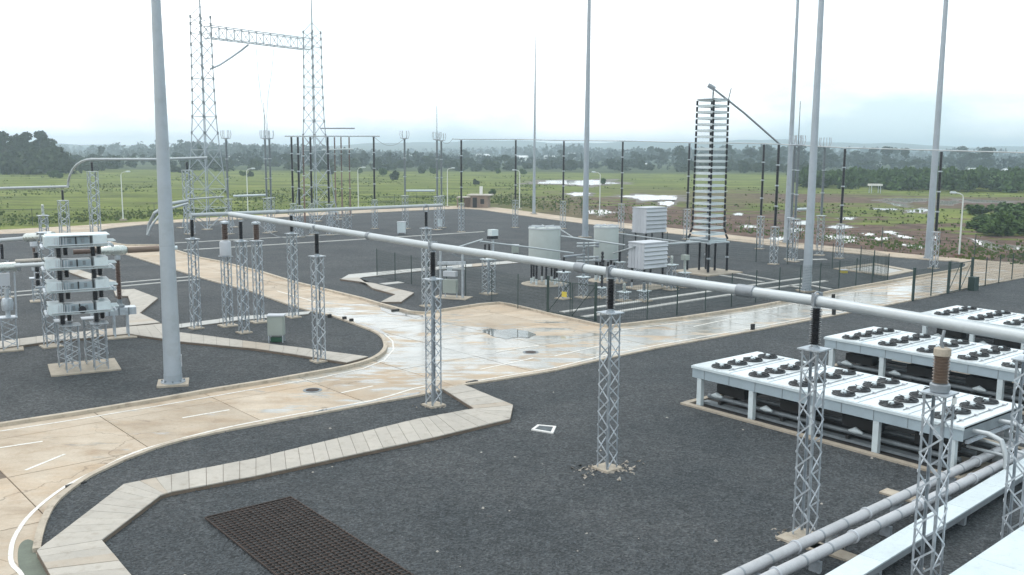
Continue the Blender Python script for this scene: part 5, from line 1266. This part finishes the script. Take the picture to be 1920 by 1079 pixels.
# ------------------------------------------------------------------ gravel stones near the camera (nobody could count them)
def stones(n, name, poly, ymax, mat, s0, s1, z):
    pts = []
    while len(pts) < n:
        y = 20 + (ymax - 20) * (random.random() ** 1.4); x = random.uniform(-.62, .62) * y
        if inside((x, y), poly): pts.append((x, y))
    P_ = np.array(pts); k = len(P_)
    base_ = np.array([(1, 0, 0), (0, 1, 0), (-1, 0, 0), (0, -1, 0), (0, 0, .8)]); F = np.array([(0, 1, 4), (1, 2, 4), (2, 3, 4), (3, 0, 4)])
    ang = RNG.uniform(0, 6.28, k); sc = RNG.uniform(s0, s1, k)
    V = base_[None] * sc[:, None, None] * RNG.uniform(.6, 1.3, (k, 5, 3))
    ca, sa = np.cos(ang), np.sin(ang); X = V[:, :, 0] * ca[:, None] - V[:, :, 1] * sa[:, None]; Y = V[:, :, 0] * sa[:, None] + V[:, :, 1] * ca[:, None]
    V = np.stack([X + P_[:, 0:1], Y + P_[:, 1:2], V[:, :, 2] + z - .004], -1).reshape(-1, 3)
    FF = (F[None] + np.arange(k)[:, None, None] * 5).reshape(-1, 3)
    tri_mesh(name, V, FF, mat)
def tri_mesh(name, V, F, mat, kind='stuff'):
    me = bpy.data.meshes.new(name); me.vertices.add(len(V)); me.vertices.foreach_set('co', V.astype(np.float32).ravel())
    n = F.shape[1]; me.loops.add(F.size); me.loops.foreach_set('vertex_index', F.astype(np.int32).ravel())
    me.polygons.add(len(F)); me.polygons.foreach_set('loop_start', np.arange(0, F.size, n, dtype=np.int32)); me.polygons.foreach_set('loop_total', np.full(len(F), n, dtype=np.int32))
    me.materials.append(M[mat] if isinstance(mat, str) else mat); me.update(calc_edges=True)
    o = bpy.data.objects.new(name, me); COL.objects.link(o)
    if kind: o['kind'] = kind
    return o
M['stone'] = simple('loose_stone', (0.064, 0.074, 0.083), 0.8, 0, 0.8, 14)
M['palestone'] = simple('pale_stone', (0.35, 0.33, 0.30), 0.8, 0, 0.3, 9)
I4f = [tuple(p) for p in I4]
stones(42000, 'gravel_stones', I4f, 48, 'stone', .018, .045, ZG)
o = bpy.data.objects['gravel_stones']; tag(o, 'loose dark crushed stones covering the foreground bed', 'gravel')
stones(45, 'pale_stones', I4f, 44, 'palestone', .03, .07, ZG); tag(bpy.data.objects['pale_stones'], 'few pale stones scattered over the dark foreground gravel', 'stones')

# ------------------------------------------------------------------ vegetation
def crown_arrays(lobes, n, s0, s1, seed):
    rg = np.random.default_rng(seed); tot = sum(l[3] * l[4] for l in lobes); Vs = []
    for cx, cy, cz, rx, rz in lobes:
        k = int(n * rx * rz / tot); d = rg.normal(size=(k, 3)); d /= np.linalg.norm(d, axis=1)[:, None]
        rad = rg.uniform(.35, 1.0, k) ** .5; c = np.stack([cx + d[:, 0] * rx * rad, cy + d[:, 1] * rx * rad, cz + d[:, 2] * rz * rad], 1)
        s = rg.uniform(s0, s1, k); u = rg.normal(size=(k, 3)); u /= np.linalg.norm(u, axis=1)[:, None]; v = np.cross(u, rg.normal(size=(k, 3))); v /= np.linalg.norm(v, axis=1)[:, None]
        q = np.stack([c - u * s[:, None] - v * s[:, None] * .6, c + u * s[:, None] - v * s[:, None] * .5, c + u * s[:, None] * .7 + v * s[:, None] * .7, c - u * s[:, None] * .8 + v * s[:, None] * .6], 1)
        Vs.append(q)
    return np.concatenate(Vs).reshape(-1, 3)
def quads(V): return np.arange(len(V)).reshape(-1, 4)
def tree_proto(kind, seed, n, mat):
    rg = random.Random(seed); lobes = []
    if kind == 'gum':    # eucalyptus: tall, clumps high up with gaps
        for k in range(11): a = rg.uniform(0, 6.28); z = rg.uniform(4, 15); r_ = rg.uniform(.6, 3.0) * (1 - abs(z - 9) / 14); lobes.append((r_ * math.cos(a), r_ * math.sin(a), z, rg.uniform(1.3, 2.5), rg.uniform(1.1, 2.0)))
        hgt = 13
    elif kind == 'acacia':
        for k in range(9): a = rg.uniform(0, 6.28); r_ = rg.uniform(.5, 4.0); lobes.append((r_ * math.cos(a), r_ * math.sin(a), rg.uniform(5.5, 8.5), rg.uniform(1.5, 2.6), rg.uniform(.7, 1.3)))
        hgt = 6.5
    elif kind == 'slim':
        for k in range(8): z = 3 + k * 1.6; lobes.append((rg.uniform(-.6, .6), rg.uniform(-.6, .6), z, rg.uniform(.9, 1.6) * (1 - k / 14), 1.3))
        hgt = 12
    else:
        for k in range(9): a = rg.uniform(0, 6.28); r_ = rg.uniform(0, 1.6); lobes.append((r_ * math.cos(a), r_ * math.sin(a), rg.uniform(.8, 2.8), rg.uniform(.8, 1.5), rg.uniform(.7, 1.3)))
        hgt = 1.8
    V = crown_arrays(lobes, n, .28, .62 if kind != 'bush' else .42, seed)
    name = 'tree' if kind != 'bush' else 'bush'
    r = bpy.data.objects.new(name, None); COL.objects.link(r)
    c = tri_mesh('crown' if kind != 'bush' else 'foliage', V, quads(V), mat, None); c.parent = r
    tr = MB(); tr.path([(0, 0, -.3), (.1, .05, hgt * .4), (-.05, .1, hgt * .75), (0, 0, hgt)], [.28 * hgt / 12 + .05, .2 * hgt / 12 + .03, .12, .05], 7)
    for lb in lobes[:6]:
        z = lb[2] * .6; tr.path([(0, 0, z), (lb[0] * .5, lb[1] * .5, (z + lb[2]) / 2), (lb[0], lb[1], lb[2])], [.1, .07, .03], 5)
    t_ = tr.build('trunk', 'bark', r); return r, V
protos = {}
for kind, seed, n, mat in (('gum', 1, 1500, 'leaf_dark'), ('gum', 2, 1500, 'leaf_dark'), ('gum', 3, 1300, 'leaf_dark'), ('acacia', 4, 900, 'leaf_mid'), ('acacia', 5, 900, 'leaf_mid'), ('slim', 6, 700, 'leaf_mid'), ('bush', 7, 900, 'leaf_hedge'), ('bush', 8, 900, 'leaf_hedge'), ('bush', 9, 700, 'leaf_mid')):
    protos.setdefault(kind, []).append(tree_proto(kind, seed, n, mat))
def veg(kind, loc, s, label, group, sz=None):
    src = random.choice(protos[kind])[0]; o = copy_tree(src); o.location = loc; o.rotation_euler.z = random.uniform(0, 6.28); o.scale = (s, s, sz or s)
    return tag(o, label, 'tree' if kind != 'bush' else 'bush', group)
def veg_mass(name, items, label, mat):
    out_ = []
    for kind, loc, s, sz in items:
        V = random.choice(protos[kind])[1].reshape(-1, 4, 3); V = V[::2]; a = random.uniform(0, 6.28); ca, sa = math.cos(a), math.sin(a)
        W_ = np.stack([V[..., 0] * ca - V[..., 1] * sa, V[..., 0] * sa + V[..., 1] * ca, V[..., 2]], -1) * np.array([s, s, sz]) + np.array(tuple(loc))
        out_.append(W_.reshape(-1, 3))
    V = np.concatenate(out_); V[:, 2] = np.maximum(V[:, 2], ZT)
    return tag(tri_mesh(name, V, quads(V), mat), label, None)
def gp(x, y): return at(G(x, y), ZT)
for k, (x, y, s_) in enumerate(((-14, 322, .98), (12, 323, 1.02), (36, 322, .93), (52, 324, 1.02), (78, 322, 1.04), (92, 323, .86), (108, 322, .6))):
    p = gp(x, y); veg('gum', p, p.y / 390 * s_, ('tall eucalyptus at the very left edge of the photo', 'first full eucalyptus crown from the left in the copse', 'eucalyptus in the gap between the taller left crowns', 'second tall eucalyptus crown from the left in the copse', 'tallest rounded eucalyptus near the right end of the copse', 'eucalyptus sloping down at the right end of the copse', 'smallest eucalyptus closing the copse on the right')[k], 'eucalyptus trees of the left copse')
its = []
for k in range(26):
    x = -70 + 175 * k / 25 + random.uniform(-5, 5); its.append(('gum', gp(x, random.uniform(312, 322)), random.uniform(.9, 1.15), random.uniform(.76, .95) * (1 if x < 88 else .7)))
veg_mass('copse', its, 'dense dark mass of the eucalyptus copse at the left edge', 'leaf_dark')
its = []
for k in range(34): its.append(('bush', gp(random.uniform(-60, 125), random.uniform(320, 327)), random.uniform(1.8, 3.0), random.uniform(1.6, 3.4)))
veg_mass('undergrowth', its, 'dark undergrowth along the front of the left copse', 'leaf_dark')
for k in range(60):      # tree row at the far side of the green field
    x = random.uniform(118, 1290); y = random.uniform(306, 318) - max(0, (x - 900)) * .0 ; p = gp(x, y)
    kd = random.choice(('gum', 'acacia', 'acacia', 'slim')); nm_ = {'gum': 'tall dark gum tree', 'acacia': 'flat crowned tree', 'slim': 'slim pointed tree'}[kd]
    side_ = 'left of the gantry' if x < 350 else 'between the gantry towers' if x < 600 else 'between the gantry and the brick hut' if x < 870 else 'behind the fenced compound'
    veg(kd, p, random.uniform(.45, .9) * (1 if kd != 'gum' else .8), nm_ + ' beyond the green field, ' + side_, nm_ + 's beyond the field')
its = []
for k in range(130):
    x = random.uniform(118, 1560); its.append(('bush', gp(x, random.uniform(312, 322) + max(0, x - 1200) * .03), random.uniform(1.2, 2.4), random.uniform(.9, 2.0)))
veg_mass('scrub', its, 'low dark scrub along the far edge of the green field', 'leaf_mid')
its = []
for k in range(110):      # hedge on the right
    x = 1500 + 500 * k / 109 + random.uniform(-5, 5); y = 348 + (x - 1500) * .022 + random.uniform(-5, 5); its.append(('bush', gp(x, y), random.uniform(1.1, 1.8), random.uniform(1.1, 1.9)))
veg_mass('hedge', its, 'long green hedge behind the ploughed strip on the right', 'leaf_hedge')
its = []
for k in range(120):
    x = random.uniform(1180, 2000); its.append((random.choice(('acacia', 'bush', 'gum')), gp(x, random.uniform(307, 317) + (x - 1180) * .010), random.uniform(.8, 1.3), random.uniform(.6, 1.0)))
veg_mass('tree_belt', its, 'dense belt of dark trees behind the hedge on the right', 'leaf_mid')
its = []
for k in range(60):
    x = 1835 + 190 * random.random() ** .8; y = random.uniform(402, 442); its.append(('bush', gp(x, y), random.uniform(.7, 1.2), random.uniform(.35, .8) * (1.0 if x > 1870 else .7)))
veg_mass('thicket', its, 'low green thicket beyond the far right street lamp', 'leaf_hedge')
for x, y, s in ((100, 333, .8), (110, 334, .6), (455, 330, .6), (470, 331, .6), (620, 327, .9), (675, 327, .8), (720, 331, .9), (740, 337, .9), (790, 325, .9), (812, 326, .8), (892, 346, .5), (935, 327, .7), (980, 327, .7), (1130, 347, .6), (560, 326, .8), (345, 324, 1.1), (328, 323, 1.0), (925, 366, .45)):
    veg('bush', gp(x, y), s, 'lone dark shrub in the green field, %s' % {100: 'left of the curved tube', 892: 'above the brick hut', 925: 'right of the brick hut', 1130: 'by the long white pond'}.get(x, 'one of those dotting its far half'), 'lone shrubs in the field')
# far woods: one mass per band
farm = []
def wood(name, d0, d1, n, h0, h1, seed, label, mat='leaf_far', q=46, xr=.62):
    rg = np.random.default_rng(seed); out_ = []
    for i in range(n):
        y = rg.uniform(d0, d1); x = rg.uniform(-xr, xr) * y
        if abs(math.sin(x * .006 + seed) + .5 * math.sin(x * .017 + y * .01)) < .22: continue
        h = rg.uniform(h0, h1) * (.8 + .35 * math.sin(x * .013 + seed * 2)); wd = h * rg.uniform(.25, .5)
        k = q; d = rg.normal(size=(k, 3)); d /= np.linalg.norm(d, axis=1)[:, None]; rad = rg.uniform(.3, 1, k) ** .5
        c = np.stack([x + d[:, 0] * wd * rad, y + d[:, 1] * wd * rad, h * .52 + d[:, 2] * h * .5 * rad], 1); s = rg.uniform(.05, .12, k) * h
        u = rg.normal(size=(k, 3)); u /= np.linalg.norm(u, axis=1)[:, None]; v = np.cross(u, rg.normal(size=(k, 3))); v /= np.linalg.norm(v, axis=1)[:, None]
        out_.append(np.stack([c - u * s[:, None] - v * s[:, None], c + u * s[:, None] - v * s[:, None] * .7, c + u * s[:, None] * .7 + v * s[:, None], c - u * s[:, None] + v * s[:, None] * .8], 1))
    V = np.concatenate(out_).reshape(-1, 3); V[:, 2] = np.maximum(V[:, 2], ZT)
    o = tri_mesh(name, V, quads(V), mat); tag(o, label, 'woodland')
wood('far_wood', 540, 780, 700, 3, 9, 11, 'nearest band of dark scrub and trees beyond the field')
wood('far_wood', 800, 1200, 1200, 6, 15, 12, 'middle band of bluish woodland')
wood('far_wood', 1150, 1900, 1800, 8, 18, 13, 'hazy band of woodland toward the horizon', q=34)
wood('far_wood', 1800, 2300, 1500, 9, 17, 14, 'palest band of woodland on the horizon', q=26)
# farm houses with pale roofs
def house(x, y, s, label):
    p = gp(x, y); r = thing('farm_house', label, 'house', p, random.uniform(-.4, .4), 'small farm houses with pale roofs among the far trees')
    MB().box((0, 0, 1.6 * s), (9 * s, 6 * s, 3.2 * s)).build('wall', 'whitewall', r)
    mb = MB(); w2, d2, z0_, z1 = 5 * s, 3.5 * s, 3.2 * s, 4.6 * s
    mb.add([(-w2, -d2, z0_), (w2, -d2, z0_), (w2, d2, z0_), (-w2, d2, z0_), (-w2, 0, z1), (w2, 0, z1)], [(0, 1, 5, 4), (2, 3, 4, 5), (1, 2, 5), (3, 0, 4), (3, 2, 1, 0)]); mb.build('roof', 'tin', r)
    MB().box((-1 * s, -3.03 * s, 1.1 * s), (1.1 * s, .08, 2.1 * s)).build('door', 'dark', r); MB().box((2.2 * s, -3.03 * s, 1.7 * s), (1.2 * s, .08, 1.1 * s)).build('window', 'dark', r)
for x, y, s, lab in ((441, 302, 1.1, 'pale roofed house left of the gantry posts'), (523, 297, 1.2, 'pale roofed house between the gantry towers'), (555, 297, 1.2, 'pale roofed house just left of the right gantry tower'), (708, 298, 1.3, 'white roofed house right of the last gantry post'), (765, 298, 1.3, 'pale house left of the crowned lone post'), (785, 298, 1.5, 'bright white house right of the crowned lone post'),
                     (905, 300, 1.6, 'wide pale house above the brick hut'), (978, 303, 1.4, 'pale house left of the slender far mast'), (1030, 301, 1.3, 'pale house right of the slender far mast'), (1070, 299, 2.0, 'long white shed left of the central mast'), (1205, 314, 1.2, 'small pale house right of the central mast'), (1262, 300, 1.3, 'pale house left of the shelf tower'),
                     (1375, 300, 1.3, 'pale house right of the shelf tower'), (1478, 303, 1.2, 'pale house behind the two right masts'), (1622, 306, 1.5, 'pale house right of the near right mast'), (1660, 307, 1.5, 'second pale house right of the near right mast'), (1700, 310, 1.3, 'third pale house left of the rightmost mast'), (1826, 325, 1.2, 'pale house above the far right lamp'), (1890, 326, 1.2, 'low pale house at the right edge'), (1912, 305, 1.4, 'white house at the right edge near the horizon')):
    house(x, y, s * (.9 if y < 308 else .5), lab)
p = gp(1640, 362); r = thing('water_trough_shed', 'small white flat roofed shelter on posts in the ploughed strip', 'shelter', p, 0)
MB().box((0, 0, 2.2), (3.2, 2.2, .5)).build('roof', 'whitewall', r)
for x_ in (-1.2, 1.2):
    for y_ in (-.8, .8): MB().beam((x_, y_, 0), (x_, y_, 2.0), .15).build('post', 'galv', r)
for kind in protos:
    for r, _ in protos[kind]: remove_tree(r)
# grass tufts at the fence edge (nobody could count them)
tv = []
for _ in range(5000):
    x = random.uniform(-100, 1980); y0_ = np.interp(x, [0, 230, 560, 860, 930, 1090, 1500, 1920], [424, 412, 394, 380, 382, 402, 448, 486]); y = y0_ - abs(random.gauss(0, 12)) ; p = G(x, max(335, y))
    s = random.uniform(.06, .22); a = random.uniform(0, 3.14); dx, dy = math.cos(a) * s * .5, math.sin(a) * s * .5
    tv += [(p.x - dx, p.y - dy, ZT), (p.x + dx, p.y + dy, ZT), (p.x + dx * 1.6, p.y + dy, ZT + s), (p.x - dx * 1.2, p.y - dy, ZT + s * .9)]
tv = np.array(tv); tag(tri_mesh('grass_tufts', tv, quads(tv), 'grass'), 'rough grass tufts along the outside of the perimeter road', 'grass')
tv = []
for _ in range(9000):
    x = random.uniform(-150, 1980); yt_ = np.interp(x, [0, 230, 560, 860, 930, 1090, 1500, 1920], [424, 412, 394, 380, 382, 402, 448, 486])
    y = 326 + (yt_ - 326) * random.random() ** .8 + max(0, x - 1300) * .02; p = G(x, y); n_ = noise_ = math.sin(p.x * .11 + 1) + math.sin(p.y * .07 + p.x * .03) + random.uniform(-.8, .8)
    if n_ < .55 or (x > 1000 and random.random() < .6): continue
    for q_ in range(3):
        s = random.uniform(.10, .36); a = random.uniform(0, 3.14); dx, dy = math.cos(a) * s * .7, math.sin(a) * s * .7; px_, py_ = p.x + random.gauss(0, .8), p.y + random.gauss(0, .8)
        tv += [(px_ - dx, py_ - dy, ZT), (px_ + dx, py_ + dy, ZT), (px_ + dx * .8, py_ + dy, ZT + s), (px_ - dx * .9, py_ - dy, ZT + s * .8)]
tv = np.array(tv); tag(tri_mesh('weed_clumps', tv, quads(tv), 'weed'), 'dark weedy clumps spread over the green field', 'weeds')
# rubble outside the right perimeter
o = MB()
for _ in range(160):
    x = random.uniform(1000, 1940); y = np.interp(x, [1000, 1280, 1500, 1920], [394, 422, 447, 484]) - abs(random.gauss(0, 14)) - 1; p = gp(x, y); s = random.uniform(.06, .28)
    o.add([(p.x - s, p.y, ZT), (p.x, p.y - s * .8, ZT), (p.x + s, p.y, ZT), (p.x, p.y + s, ZT), (p.x + s * .1, p.y, ZT + s * .5)], [(0, 1, 4), (1, 2, 4), (2, 3, 4), (3, 0, 4)])
o = o.build('spoil_lumps', 'soilred'); o['kind'] = 'stuff'; tag(o, 'lumps of pale spoil on the muddy ground beyond the road', 'spoil')

# ------------------------------------------------------------------ haze
hz = bpy.data.materials.new('haze'); hz.use_nodes = True; t = hz.node_tree; t.nodes.clear()
ou = t.nodes.new('ShaderNodeOutputMaterial'); pv = t.nodes.new('ShaderNodeVolumePrincipled'); pv.inputs['Density'].default_value = 0.00054; pv.inputs['Color'].default_value = (0.74, 0.89, 1.0, 1); pv.inputs['Anisotropy'].default_value = 0.7
t.links.new(pv.outputs[0], ou.inputs['Volume'])
o = MB().box((0, 0, 24.5), (7600, 7600, 53)).build('haze', hz); o['kind'] = 'stuff'; tag(o, 'pale haze lying over the whole plain', 'haze')
print('objects', len(bpy.data.objects))
